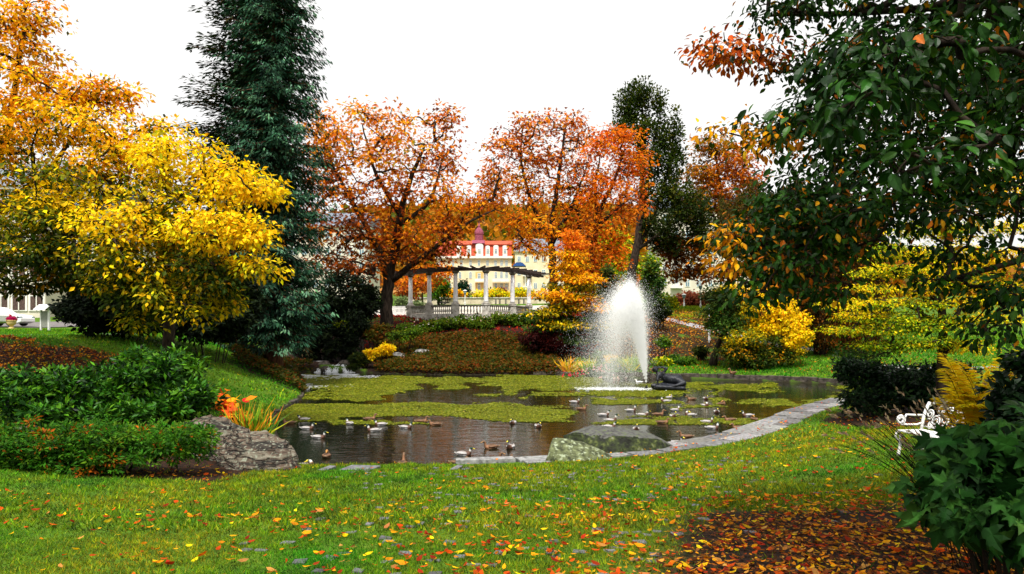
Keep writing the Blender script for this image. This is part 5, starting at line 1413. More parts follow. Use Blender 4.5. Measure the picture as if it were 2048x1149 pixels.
LV = Leaves().add('leaf', np.stack([x, d, np.full(len(x), .022) + .006 * rng.random(len(x))], 1), np.stack([np.cos(a), .5 * np.sin(a), 0 * a], 1), np.tile([0, 0, 1.], (len(x), 1)), .2, np.tile([.62, .64, .66], (len(x), 1)))
LV.build("foam", M['sprayw'], root, local=wf)

# ------------------------------------------------------------------ walls round the far shore
def shore_wall(label, pa, pb, h, th, m, jag=.03):
    mb = MB(); i0 = [i for i in range(len(POND)) if pa(*POND[i])]
    Q = POND[i0]
    k0 = 0
    for i in range(len(Q) - 1):
        a, b = Q[i], Q[i + 1]
        L = np.linalg.norm(b - a)
        if L > 6: continue
        k = max(1, int(L / .55)); e = (b - a) / L; nrm = np.array([e[1], -e[0]])
        if pond_sd(np.array([a[0] + nrm[0]]), np.array([a[1] + nrm[1]]))[0] < 0: nrm = -nrm
        for j in range(k):
            s, t = a + e * (L * j / k + .012), a + e * (L * (j + 1) / k - .012)
            o1, o2 = rng.uniform(-jag, jag) - .08, th
            q = [s + nrm * o1, t + nrm * o1, t + nrm * o2, s + nrm * o2]
            mb.prism([tuple(p) for p in q], -.4, h + rng.uniform(-jag, jag * 1.6), 'z')
    o = mb.build("stone_wall", m)
    bv = o.modifiers.new("bevel", 'BEVEL'); bv.width = .02; bv.segments = 2
    return tag(o, label, "wall")
shore_wall("low dark stone retaining wall edging the far right shore below the lawn", lambda x, y: y > 39.5 and x > 5.5, None, .34, .32, M['walldark'])
shore_wall("low mossy stone edge below the flower bed behind the fountain", lambda x, y: y > 45 and 1.2 < x < 6.8, None, .26, .3, M['walldark'])
shore_wall("rough stone edge of the grassy left bank where it bulges into the pond", lambda x, y: 24 < y < 40 and x < -6, None, .06, .25, M['walldark'], .06)

# ------------------------------------------------------------------ pergola and balustrade
PC = [(821, 70.0), (858.6, 67.0), (911, 65.0), (972, 64.6), (1025, 67.0), (1058, 71.0)]
PB = 4.22
_pp = [np.array([(px - PCX) / FPX * d, d]) for px, d in PC]
b0 = np.array([_pp[2][0], _pp[2][1], PB])
pg = thing("pergola", "white columned garden pergola with dark timber beams above the pond", "pergola", b0)
bl = thing("balustrade", "weathered stone balustrade with piers below the pergola's columns", "balustrade", b0)
for i, q in enumerate(_pp):
    o = q - b0[:2]
    mb = MB(); mb.lathe([(.215, 1.15), (.215, 1.25), (.20, 1.3), (.195, 2.2), (.17, 3.60)], 18, (o[0], o[1], 0))
    col_ = mb.build("column", M['column'], pg, smooth=False)
    for f in col_.data.polygons: f.use_smooth = abs(f.normal.z) < .5
    mb = MB(); mb.lathe([(.18, 3.60), (.25, 3.66), (.25, 3.72)], 18, (o[0], o[1], 0)); mb.box(o[0] - .30, o[0] + .30, o[1] - .30, o[1] + .30, 3.723, 3.84)
    mb.build("capital", M['cap'], col_)
    mb = MB(); mb.lathe([(.30, .985), (.32, 1.05), (.26, 1.1), (.25, 1.148)], 18, (o[0], o[1], 0))
    mb.build("column_base", M['stone'], col_)
    mb = MB(); mb.box(o[0] - .33, o[0] + .33, o[1] - .33, o[1] + .33, -.6, .86); mb.box(o[0] - .38, o[0] + .38, o[1] - .38, o[1] + .38, .863, .98); mb.box(o[0] - .37, o[0] + .37, o[1] - .37, o[1] + .37, -.603, .12)
    mb.build("pier", M['stone'], bl)
def arc(k):                       # smooth curve through the column tops, extended at both ends
    P = [_pp[0] + (_pp[0] - _pp[1]) * .8] + _pp + [_pp[5] + (_pp[5] - _pp[4]) * .8]
    P = np.array(P); t = np.arange(len(P))
    out = []
    for u in np.linspace(0, len(P) - 1, k):
        i = int(min(max(math.floor(u), 0), len(P) - 2)); f = u - i
        a, b, c, d = P[max(i - 1, 0)], P[i], P[i + 1], P[min(i + 2, len(P) - 1)]
        out.append(.5 * ((2 * b) + (c - a) * f + (2 * a - 5 * b + 4 * c - d) * f * f + (3 * b - a - 3 * c + d) * f ** 3))
    return np.array(out)
A = arc(46)
Tn = unit(np.gradient(A, axis=0)); Nm = np.stack([Tn[:, 1], -Tn[:, 0]], 1)
for off, nm in ((-.2, "beam"), (.22, "beam")):
    mb = MB()
    for i in range(len(A) - 1):
        a, b = A[i] + Nm[i] * off - b0[:2], A[i + 1] + Nm[i + 1] * off - b0[:2]
        n0, n1 = Nm[i] * .075, Nm[i + 1] * .075
        mb.prism([tuple(a - n0), tuple(b - n1), tuple(b + n1), tuple(a + n0)], 3.845, 4.06, 'z')
    mb.build(nm, M['timber'], pg)
for i in range(1, 45, 2):
    a = A[i] - b0[:2]; nrm = Nm[i]; tg = Tn[i]
    q = [a - nrm * 1.15 - tg * .05, a - nrm * 1.15 + tg * .05, a + nrm * 1.15 + tg * .05, a + nrm * 1.15 - tg * .05]
    mb = MB(); mb.prism([tuple(p) for p in q], 4.064, 4.20, 'z')
    mb.build("rafter", M['timber'], pg)
prof = [(.075, .12), (.075, .16), (.045, .19), (.05, .24), (.088, .36), (.075, .48), (.042, .62), (.04, .68), (.07, .72), (.07, .76)]
for i in range(5):
    a, b = _pp[i], _pp[i + 1]; e = (b - a) / np.linalg.norm(b - a); nrm = np.array([e[1], -e[0]])
    a, b = a + e * .385 - b0[:2], b - e * .385 - b0[:2]; L = np.linalg.norm(b - a)
    for z0, z1, w, nm in ((.762, .90, .17, "handrail"), (-.5, .118, .18, "plinth")):
        mb = MB(); mb.prism([tuple(a - nrm * w), tuple(b - nrm * w), tuple(b + nrm * w), tuple(a + nrm * w)], z0, z1, 'z'); mb.build(nm, M['stone'] if nm == "plinth" else M['cap'], bl)
    k = max(4, int(L / .24))
    for j in range(k):
        q = a + e * (L * (j + .5) / k)
        mb = MB(); mb.lathe(prof, 8, (q[0], q[1], 0)); mb.build("baluster", M['stone'], bl)

# ------------------------------------------------------------------ hotel and other buildings
def windows(root, pts, w, h, z, y, arched=False, pane='pale_glass'):
    """frame proud of the wall, glass recessed within it"""
    for x in pts:
        mb = MB()
        if arched:
            o = [(x - w / 2, z), (x + w / 2, z)] + [(x + w / 2 * math.cos(a), z + h + w / 2 * math.sin(a)) for a in np.linspace(0, math.pi, 9)]
            i = [(x - w * .38, z + .12), (x + w * .38, z + .12)] + [(x + w * .38 * math.cos(a), z + h + w * .38 * math.sin(a)) for a in np.linspace(0, math.pi, 9)]
        else:
            o = [(x - w / 2, z), (x + w / 2, z), (x + w / 2, z + h), (x - w / 2, z + h)]
            i = [(x - w * .38, z + .12), (x + w * .38, z + .12), (x + w * .38, z + h - .12), (x - w * .38, z + h - .12)]
        mb.prism(o, y - .10, y + .02, 'y')
        win = mb.build("window", M['trim'], root)
        g = MB(); g.prism(i, y - .12, y - .103, 'y'); g.build("pane", M[pane], win)
        b = MB(); hh = h + (w / 2 if arched else 0)
        b.box(x - .05, x + .05, y - .16, y - .123, z + .1, z + hh - .08); b.box(x - w * .38, x + w * .38, y - .158, y - .125, z + hh * .62, z + hh * .62 + .09)
        b.build("glazing_bar", M['trim'], win)
D = 260.0; k = D / FPX
hb = np.array([(960 - PCX) * k, D, 9.0])
H = thing("hotel", "cream hotel with red mansard roof and plum domed turret behind the pergola", "building", hb)
def hx_(px): return (px - 960) * k
def hz_(py): return CZ + (PHY - py) * k - hb[2]
mb = MB(); mb.box(hx_(872), hx_(1023), 0, 16, -4, hz_(517)); mb.build("wall", M['cream'], H)
mb = MB(); mb.box(hx_(870), hx_(1025), -.9, .0, hz_(517) , hz_(513)); mb.box(hx_(871), hx_(1024), -.55, 0, hz_(519), hz_(517) - .003); mb.box(hx_(870), hx_(1025), -.3, 0, hz_(536.5), hz_(535)); mb.build("cornice", M['trim'], H)
mb = MB(); mb.prism([(-.3, hz_(513)), (16, hz_(513)), (14, hz_(489)), (1.2, hz_(489))], hx_(872), hx_(1023), 'x'); mb.build("mansard_wall", M['redroof'], H)
mb = MB(); mb.prism([(.4, hz_(489) + .003), (15, hz_(489) + .003), (10, hz_(479)), (5, hz_(479))], hx_(870), hx_(1025), 'x'); mb.build("roof", M['redroof'], H)
for cx, w, top in ((959, 7.5, 488), (975.5, 4.2, 492), (992, 5, 491), (938, 4.5, 491.5), (918, 4.5, 491.5), (1010, 4.6, 491.5)):
    mb = MB(); a = np.linspace(0, math.pi, 9); zt = hz_(top + w * .45)
    mb.prism([(hx_(cx - w), hz_(513) + .003), (hx_(cx + w), hz_(513) + .003)] + [(hx_(cx) + w * k * math.cos(q), zt + w * .45 * k * math.sin(q)) for q in a], -.62, 2.0, 'y')
    dm = mb.build("dormer", M['trim'], H)
    windows(dm, [hx_(cx)], 1.0, 1.7, hz_(508), -.62)
mb = MB(); mb.prism([(-.2, hz_(487)), (5.2, hz_(487)), (3.9, hz_(480)), (1.1, hz_(480))], hx_(944), hx_(969), 'x'); mb.build("turret_skirt", M['plumroof'], H)
mb = MB(); cx, cy = hx_(957.5), 2.5; r = 8.5 * k
mb.lathe([(r, hz_(480)), (r * .98, hz_(468)), (r * 1.1, hz_(467)), (r * 1.06, hz_(463)), (r * .8, hz_(458)), (r * .42, hz_(454.5)), (r * .30, hz_(454)), (r * .30, hz_(450)), (r * .12, hz_(447)), (.02, hz_(441))], 8, (cx, cy, 0)); mb.build("turret_dome", M['plumroof'], H)
for px in (941, 958, 975, 991, 1003, 1013, 906, 923, 880): windows(H, [hx_(px)], .95, 2.0, hz_(532.5), 0)
for px in (991.5, 1003, 1013, 941, 920, 900): windows(H, [hx_(px)], 1.0, 1.9, hz_(557.5), 0, True)
for px in (991.5, 1003, 1013, 941, 958, 920, 900): windows(H, [hx_(px)], 1.0, 1.9, hz_(580), 0, True)
mb = MB(); mb.box(hx_(951), hx_(967), -.06, 0, hz_(560), hz_(544)); mb.box(hx_(951), hx_(967), -.06, 0, hz_(579), hz_(565.5)); mb.build("loggia", M['ochre'], H)
windows(H, [hx_(958.5)], 1.1, 2.2, hz_(559.5), -.06)
for x0, x1 in ((950, 968), (985, 1018)):
    mb = MB(); mb.box(hx_(x0), hx_(x1), -1.6, -.3, hz_(564.5), hz_(563)); mb.box(hx_(x0), hx_(x1), -1.6, -1.45, hz_(563) + .002, hz_(558.5)); mb.build("balcony", M['trim'], H)

def block(name, label, px0, px1, pt, pb, d, m, rows, cols, roof, wsz=(1.1, 1.7), group=None, rh=3.0, pane='pale_glass'):
    k = d / FPX; b = np.array([((px0 + px1) / 2 - PCX) * k, d, CZ + (PHY - pb) * k])
    o = thing(name, label, "building", b, group=group)
    hw = (px1 - px0) / 2 * k; h = (pb - pt) * k
    mb = MB(); mb.box(-hw, hw, 0, 14, -3, h); mb.build("wall", m, o)
    mb = MB(); mb.box(-hw - .3, hw + .3, -.45, 14.4, h + .003, h + .3); mb.build("cornice", M['trim'], o)
    mb = MB(); mb.prism([(-.6, h + .303), (14.6, h + .303), (11, h + .3 + rh), (3, h + .3 + rh)], -hw - .4, hw + .4, 'x'); mb.build("roof", roof, o)
    for r in range(rows):
        z = h * (r + .28) / rows
        windows(o, [-hw + 2 * hw * (c + .5) / cols for c in range(cols)], wsz[0], wsz[1], z, 0, False, pane)
        if r in (1, 2) and cols > 3:
            mb = MB(); x = -hw + 2 * hw * 1.5 / cols; mb.box(x - 1.3, x + 1.3, -1.2, 0, z - .35, z - .22); mb.box(x - 1.3, x + 1.3, -1.2, -1.12, z - .218, z + .7); mb.build("balcony", M['trim'], o)
    return o
block("apartment_house", "pale apartment house with balconies behind the copper brown tree", 1318, 1500, 420, 616, 170, M['cream2'], 6, 8, M['slate'])
block("apartment_house", "cream house showing through the orange tree beside the spruce", 575, 735, 455, 618, 150, M['cream2'], 5, 7, M['slate'])
block("apartment_house", "cream house with slate roof half hidden behind the tree right of the hotel", 1030, 1128, 505, 612, 220, M['cream'], 4, 6, M['slate'], rh=4)
block("white_house", "white house along the street at the left edge", -120, 92, 380, 641, 78, M['cream2'], 4, 6, M['slate'], (1.7, 2.5), pane='darkwood')
block("white_house", "white house with dark ground floor openings behind the notice board", 96, 190, 420, 641, 82, M['cream2'], 4, 3, M['slate'], (1.4, 2.3), pane='darkwood')
cb = np.array([at(1040, 520, 200)[0], 200, 10.])
mb = MB(); q0, q1 = at(1025, 533, 200) - cb, at(1052, 526, 200) - cb
mb.prism([(q0[0], q0[2]), (q1[0], q0[2]), (q1[0] - 1, q1[2]), (q0[0] + 1, q1[2])], -1, 3, 'y')
r = thing("awning", "blue canvas awning beside the right corner of the hotel", "awning", cb)
mb.build("canvas", M['blue'], r); mb = MB()
for x in (q0[0] + .2, q1[0] - .2): mb.box(x - .06, x + .06, 0, .12, -1, q0[2])
mb.build("post", M['white'], r)

# cream retaining wall with scrawled marks, its lower right stretch stained
wd = 116.0; wb = ground_at(955, wd)
W = thing("retaining_wall", "long cream retaining wall with dark scrawled marks behind the balustrade", "wall", wb)
xs = lambda px: (px - 955) / FPX * wd; zs = lambda py: CZ + (PHY - py) / FPX * wd - wb[2]
mb = MB(); mb.box(xs(815), xs(1110), 0, .6, -3, zs(597)); mb.build("wall", M['wallcream'], W)
mb = MB(); mb.box(xs(815), xs(1110), -.12, .7, zs(597) + .002, zs(595)); mb.build("coping", M['stone'], W)
mb = MB()
def stroke(pts, w=.07):
    for (a, b), (c, e) in zip(pts[:-1], pts[1:]):
        L = math.hypot(c - a, e - b); nx, nz = -(e - b) / L * w, (c - a) / L * w
        mb.prism([(a - nx, b - nz), (c - nx, e - nz), (c + nx, e + nz), (a + nx, b + nz)], -.02, -.005, 'y')
def g(px, py): return (xs(px), zs(py))
for s in ([g(875, 604), g(884, 604)], [g(875, 604), g(875, 609)], [g(879, 606), g(884, 606), g(884, 609.5), g(878, 609.5)], [g(888, 603), g(888, 609)], [g(884, 605), g(892, 605)], [g(891, 597.5), g(891, 605), g(899, 605)], [g(895.5, 597), g(895.5, 607)], [g(890, 600), g(900, 600)], [g(900, 597), g(900, 604)], [g(886, 609), g(893, 607)]): stroke(s)
mb.build("graffiti", M['black'], W)
mb = MB()
for px in (990, 998, 1010, 1022, 1036, 1046): mb.box(xs(px), xs(px + 3.2), -.03, -.004, -1, zs(598.5))
mb.build("stain", M['cap'], W)
# white picket fence seen past the big trunk
fd = 76.0; fb = ground_at(770, fd); Fn = thing("picket_fence", "white picket fence seen on both sides of the forked tree trunk", "fence", fb)
for px in np.arange(742, 812, 2.6):
    mb = MB(); x = (px - 770) / FPX * fd; mb.prism([(x - .045, 0), (x + .045, 0), (x + .045, .92), (x, 1.0), (x - .045, .92)], -.012, .012, 'y'); mb.build("picket", M['white'], Fn)
mb = MB(); mb.box((741 - 770) / FPX * fd, (812 - 770) / FPX * fd, .013, .05, .25, .33); mb.box((741 - 770) / FPX * fd, (812 - 770) / FPX * fd, .013, .05, .7, .78); mb.build("rail", M['white'], Fn)

# ------------------------------------------------------------------ lamp posts, signs
def lamp(label, px, pyb, pyt, d):
    b = ground_at(px, d); h = (CZ + (PHY - pyt) / FPX * d) - b[2]
    o = thing("street_lamp", label, "lamp post", b, group="park lamp posts")
    mb = MB(); mb.lathe([(.11, -.1), (.11, .5), (.07, .55), (.055, h - .5)], 10); mb.build("post", M['white'], o)
    mb = MB(); mb.lathe([(.06, h - .5), (.20, h - .35), (.24, h - .02)], 10); mb.build("lantern", M['pale_glass'], o)
    mb = MB(); mb.lathe([(.30, h - .017), (.28, h + .05), (.08, h + .14)], 10); mb.build("lamp_cap", M['white'], o)
lamp("short white lamp post in front of the red brown hedge", 1368, 617, 590, 97)
lamp("tall white lamp post beside the leaning tree, right of the short one", 1401, 620, 572, 94)
lamp("white lamp post behind the third pergola column", 930, 612, 582, 108)
sd = 58.0; sb = ground_at(1418, sd)
o = thing("sign_post", "white post with a small white and red sign beside the far path", "sign", sb)
mb = MB(); mb.lathe([(.05, -.1), (.05, 2.9)], 8); mb.build("post", M['white'], o)
mb = MB(); mb.box(-.09, .09, -.08, -.053, .15, .42); mb.box(-.09, .09, -.08, -.053, .62, .90); mb.build("sign_board", M['white'], o)
mb = MB(); mb.box(.095, .19, -.08, -.053, .60, .92); mb.build("sign_board", M['redpaint'], o)

# ------------------------------------------------------------------ paths and the street
def strip(name, pts, w, m, lift=.03):
    P = np.array(pts, float); seg = np.linalg.norm(np.diff(P, axis=0), axis=1); t = np.concatenate([[0], np.cumsum(seg)])
    k = int(t[-1] / .5) + 2; tt = np.linspace(0, t[-1], k); Q = np.stack([np.interp(tt, t, P[:, 0]), np.interp(tt, t, P[:, 1])], 1)
    for _ in range(6): Q[1:-1] = .25 * Q[:-2] + .5 * Q[1:-1] + .25 * Q[2:]
    T = unit(np.gradient(Q, axis=0)); Nn = np.stack([-T[:, 1], T[:, 0]], 1)
    V = []; nc = 7
    for j in range(nc):
        q = Q + Nn * w * (j / (nc - 1) - .5); V.append(np.stack([q[:, 0], q[:, 1], height(q[:, 0], q[:, 1]) + lift], 1))
    V = np.stack(V, 1).reshape(-1, 3); i, j = np.meshgrid(np.arange(k - 1), np.arange(nc - 1), indexing='ij'); i, j = i.ravel(), j.ravel()
    F_ = np.stack([i * nc + j, (i + 1) * nc + j, (i + 1) * nc + j + 1, i * nc + j + 1], 1)[:, ::-1]
    return tag(mesh_np(name, V, F_, m, smooth=True), kind="structure")
def pd(px, d): return ((px - PCX) / FPX * d, d)
strip("path", [pd(700, 90), pd(830, 90), pd(955, 90), pd(1120, 90)], 30, M['gravel'], .06)
strip("path", [pd(-300, 36), pd(0, 36), pd(90, 36.5), pd(180, 38), pd(250, 41)], 2.2, M['path'])
strip("path", [pd(1250, 80), pd(1315, 76), pd(1370, 70), pd(1420, 65), pd(1500, 60), pd(1650, 55)], 1.6, M['path'])
strip("path", [pd(1760, 46), pd(1820, 44), pd(1900, 42), pd(2100, 40)], 1.2, M['path'])
strip("road", [pd(-700, 62), pd(-100, 61), pd(120, 62), pd(330, 66)], 11, M['street'], .05)

# cars
def car(label, loc, rz, L=4.4, paint='carpaint'):
    o = thing("parked_car", label, "car", loc, rz)
    hw = .86; h = 1.46
    body = [(-L / 2, .35), (-L / 2 + .02, .78), (-L / 2 + .12, .95), (-L * .18 - .55, 1.0), (L * .22, .96), (L / 2 - .22, .82), (L / 2 - .03, .62), (L / 2, .34), (L / 2 - .35, .22)]
    def arch(x): return [(x + .38 * math.cos(a), .32 + .38 * math.sin(a)) for a in np.linspace(-.3, math.pi + .3, 9)]
    body += arch(L * .31) + arch(-L * .30) + [(-L / 2 + .2, .24)]
    mb = MB(); mb.prism(body, -hw, hw, 'y'); bo = mb.build("body", M[paint], o)
    b = bo.modifiers.new("b", 'BEVEL'); b.width = .05; b.segments = 3; b.limit_method = 'ANGLE'
    cab = [(-L / 2 + .35, .965), (L * .22 - .08, .955), (L * .05, h - .03), (-.25, h + .02), (-L * .26, h - .04)]
    n = len(cab); V = [(x, -hw * (.97 if z < 1 else .74), z + .003) for x, z in cab] + [(x, hw * (.97 if z < 1 else .74), z + .003) for x, z in cab]
    mb = MB(); mb.add(V, [list(range(n)), list(range(n, 2 * n))[::-1]] + [[i, i + n, (i + 1) % n + n, (i + 1) % n] for i in range(n)])
    c = mb.build("cabin", M[paint], o); b = c.modifiers.new("b", 'BEVEL'); b.width = .06; b.segments = 3
    for s in (-1, 1):
        for x0, x1, a0, a1 in ((-L * .23, -.18, -L * .21, -.17), (-.10, L * .165, -.10, .20)):
            mb = MB(); y0, y1 = s * (hw * .955 + .01), s * (hw * .79 + .01)
            mb.add([(x0, y0, 1.02), (x1, y0, 1.02), (a1, y1, h - .12), (a0, y1, h - .12)] + [(x0, y0 * .97, 1.02), (x1, y0 * .97, 1.02), (a1, y1 * .97, h - .12), (a0, y1 * .97, h - .12)],
                   [[0, 1, 2, 3], [7, 6, 5, 4], [0, 4, 5, 1], [1, 5, 6, 2], [2, 6, 7, 3], [3, 7, 4, 0]]); mb.build("side_window", M['glass'], o)
        for x in (L * .31, -L * .30):
            mb = MB(); pts = [(x + .315 * math.cos(a), .32 + .315 * math.sin(a)) for a in np.linspace(0, 2 * math.pi, 20)[:-1]]
            mb.prism(pts, s * .66, s * .865, 'y'); w = mb.build("wheel", M['black'], o)
            mb = MB(); pts = [(x + .21 * math.cos(a), .32 + .21 * math.sin(a)) for a in np.linspace(0, 2 * math.pi, 16)[:-1]]
            mb.prism(pts, s * .868, s * .885, 'y'); mb.build("rim", M['chrome'], w)
        mb = MB(); mb.box(-L / 2 - .02, -L / 2 + .25, s * hw - .22 * (s > 0) , s * hw + .012 * s + .22 * (s < 0), .72, .88); mb.build("tail_light", M['redpaint'], o)
        mb = MB(); mb.box(L / 2 - .32, L / 2 - .06, s * hw - .30 * (s > 0), s * hw + .012 * s + .30 * (s < 0), .62, .74); mb.build("headlight", M['pale_glass'], o)
    return o
q = ground_at(-2, 57.5); car("white car parked on the street, its bonnet pointing right", (q[0], 57.5, q[2] + .06), 0, 4.5)
q = ground_at(-52, 54.5); car("white car cut off by the photo's left edge, red tail light towards the urn", (q[0], 54.5, q[2] + .06), math.pi, 4.3)

# urn with pink flowers, notice board
ub = ground_at(23, 51.5)
o = thing("urn_planter", "ochre stone urn filled with pink flowers on the grass before the white car", "planter", ub)
mb = MB(); mb.box(-.24, .24, -.24, .24, -.05, .06); mb.lathe([(.20, .063), (.12, .14), (.10, .20), (.16, .26), (.26, .34), (.30, .46), (.28, .52), (.34, .56), (.34, .62)], 20); mb.build("urn", M['urn'], o)
LV = Leaves(); u = unit(rng.normal(size=(500, 3))); u[:, 2] = np.abs(u[:, 2])
LV.add('oval', ub + u * [.31, .31, .28] * (.8 + .25 * rng.random((500, 1))) + [0, 0, .60], rng.normal(size=(500, 3)), u + .3 * rng.normal(size=(500, 3)), .08, jitter(np.tile([.55, .015, .16], (500, 1)), .25), 1.5)
LV.build("flowers", M['leaf'], o, local=ub)
nb_ = ground_at(90, 47)
o = thing("notice_board", "wooden notice board with a small gabled roof on two pale posts", "notice board", nb_, R(-25))
for x in (-.38, .38):
    mb = MB(); mb.box(x - .05, x + .05, -.05, .05, -.1, 1.42); mb.build("post", M['white'], o)
mb = MB(); mb.box(-.325, .325, -.035, .035, .22, 1.25); mb.build("board", M['bronze_wood'], o)
for s in (-1, 1):
    mb = MB(); mb.prism([(0, 1.60), (s * .38, 1.30), (s * .38, 1.36), (0, 1.67)], -.58, .58, 'x'); mb.build("roof", M['darkwood'] if s > 0 else M['white'], o)

# ------------------------------------------------------------------ bench of white curled iron
bb = ground_at(1876, 12.3)
o = thing("garden_bench", "white ornate cast iron bench half hidden by the shrubs on the right", "bench", bb, R(100))
def curl(cx, cz, r0, r1, a0, a1, k=26):
    return [(cx + (r0 + (r1 - r0) * t) * math.cos(a0 + (a1 - a0) * t), cz + (r0 + (r1 - r0) * t) * math.sin(a0 + (a1 - a0) * t)) for t in np.linspace(0, 1, k)]
# local x runs along the seat, +y is the front
def inplane(x, pts): return [(x, a, b) for a, b in pts]
for x in (-.62, .62):
    mb = MB()
    mb.tube(inplane(x, curl(.21, .62, .03, .085, 0, 3.4 * math.pi) + [(.10, .705), (-.05, .695), (-.20, .69)]), .018, 7)          # arm scroll
    mb.tube(inplane(x, [(.20, .54), (.08, .535), (-.10, .53), (-.20, .56)]), .0145, 7)
    mb.build("armrest", M['white'], o, smooth=True)
    mb = MB()
    mb.tube(inplane(x, [(.24, .43), (.29, .40), (.31, .34), (.28, .29), (.235, .27), (.215, .31), (.235, .345)]), .017, 7)
    mb.tube(inplane(x, [(.235, .27), (.22, .20), (.23, .12), (.25, .05), (.25, 0)]), [.022, .024, .026, .028, .032], 7); mb.build("leg", M['white'], o, smooth=True)
    mb = MB(); mb.tube(inplane(x, [(-.19, .43), (-.21, .30), (-.19, .15), (-.25, 0)]), [.024, .022, .024, .03], 7); mb.build("leg", M['white'], o, smooth=True)
    mb = MB(); mb.tube(inplane(x, [(-.19, .43), (-.21, .55), (-.24, .68), (-.30, .82), (-.36, .90)]), [.026, .026, .028, .03, .034], 8); mb.build("back_post", M['white'], o, smooth=True)
mb = MB()
mb.tube([(-.62, .25, .435), (.62, .25, .435)], .02, 7); mb.tube([(-.62, -.19, .435), (.62, -.19, .435)], .02, 7)
for i in range(13): mb.box(-.62 + i * .1 , -.62 + i * .1 + .055, -.19, .25, .425, .445)
for i in range(4): mb.tube([(-.62, -.10 + i * .1, .436), (.62, -.10 + i * .1, .436)], .012, 5)
mb.build("seat", M['white'], o)
mb = MB()
for s in (-1, 1):
    for cx, cz, r in ((.16, .66, .10), (.36, .62, .11), (.30, .80, .09), (.52, .72, .09), (.12, .84, .09), (.46, .54, .06)):
        a = curl(0, 0, r * .18, r, 0, s * 3.6 * math.pi)
        mb.tube([(s * cx + p, -.20 - (cz + q - .45) * .30, cz + q) for p, q in a], .0125, 6)
t = np.linspace(-1, 1, 15); mb.tube([(.60 * q, -.32 - .03 * math.cos(q * 1.5), .86 + .12 * math.cos(q * math.pi / 2) + .02 * math.cos(q * 9)) for q in t], .02, 7)
mb.tube([(-.6, -.215, .50), (.6, -.215, .50)], .0125, 6)
mb.build("backrest", M['white'], o, smooth=True)

# ------------------------------------------------------------------ bronze statue
def blob(name, caps, m, voxel, parent, smooth_it=6):
    mb = MB()
    for a, b, ra, rb in caps:
        a, b = np.array(a, float), np.array(b, float); L = np.linalg.norm(b - a); k = max(2, int(L / (min(ra, rb) * .45)) + 1)
        for t in np.linspace(0, 1, k):
            mb.ball(a + (b - a) * t, ra + (rb - ra) * t, 12, 8)
    o = mb.build(name, m, None)
    rm = o.modifiers.new("r", 'REMESH'); rm.mode = 'VOXEL'; rm.voxel_size = voxel
    sm = o.modifiers.new("s", 'SMOOTH'); sm.iterations = smooth_it; sm.factor = .5
    dg = bpy.context.evaluated_depsgraph_get(); dg.update()
    me = bpy.data.meshes.new_from_object(o.evaluated_get(dg)); me.name = name
    old = o.data; o.modifiers.clear(); o.data = me; bpy.data.meshes.remove(old)
    for p in me.polygons: p.use_smooth = True
    o.parent = parent
    return o
sx, sy = wpt(1337, 781)
st = thing("statue", "dark bronze statue of a reclining woman, one arm bent over her head, beside the jet", "statue", (sx, sy, 0))
def S(zx, zy, y=0.0): return ((zx - 850) * .00205, y, (895 - zy) * .00205)
fig = [(S(690, 530), S(850, 610), .20, .24), (S(850, 615), S(1060, 640), .24, .29), (S(1060, 650), S(1190, 715), .28, .22), (S(660, 500), S(600, 520), .17, .15), (S(1050, 640), S(950, 610), .215, .20), (S(950, 610), S(800, 570), .20, .17), (S(800, 570), S(660, 520), .17, .185), (S(660, 520, .0), S(600, 500), .185, .15),
       (S(600, 480), S(545, 420), .085, .075), (S(525, 385), S(500, 355), .125, .125), (S(455, 385), S(470, 400), .05, .06), (S(560, 345, .05), S(530, 330, .03), .10, .10),
       (S(690, 470, -.12), S(790, 340, -.16), .085, .068), (S(790, 335, -.16), S(690, 310, -.06), .066, .058), (S(690, 310, -.06), S(570, 320, .02), .058, .045), (S(570, 320, .02), S(520, 330, .04), .05, .04),
       (S(580, 520, -.10), S(545, 620, -.20), .085, .07), (S(545, 620, -.20), S(560, 725, -.22), .065, .05), (S(560, 730, -.22), S(530, 755, -.26), .05, .04),
       (S(680, 560, .14), S(780, 660, .16), .085, .07), (S(780, 660, .16), S(690, 740, .10), .06, .045),
       (S(1060, 640, -.14), S(1200, 700, -.36), .20, .14), (S(1200, 700, -.36), S(1010, 760, -.42), .125, .09), (S(1010, 760, -.42), S(830, 790, -.36), .09, .055), (S(830, 790, -.36), S(770, 800, -.38), .05, .035),
       (S(1090, 620, .14), S(1190, 690, .22), .19, .14), (S(1190, 690, .22), S(980, 770, .2), .12, .09), (S(980, 770, .2), S(800, 790, .14), .085, .05),
       (S(1130, 590, .02), S(1080, 580), .17, .19)]
blob("figure", fig, M['bronze'], .022, st, 4)
base = [(S(470, 800), S(900, 830), .14, .15), (S(900, 830), S(1230, 840), .15, .11), (S(520, 800, -.28), S(1180, 830, -.40), .13, .12), (S(560, 810, .3), S(1180, 830, .36), .13, .12), (S(450, 775, -.05), S(520, 770, -.05), .115, .12), (S(1180, 770, -.1), S(1225, 800, -.15), .12, .1), (S(700, 800, -.1), S(1100, 800, -.15), .16, .16), (S(650, 780), S(1180, 770), .16, .24),
        (S(1260, 868), S(1290, 872), .05, .05)]
blob("base", base, M['bronze'], .03, st, 3)

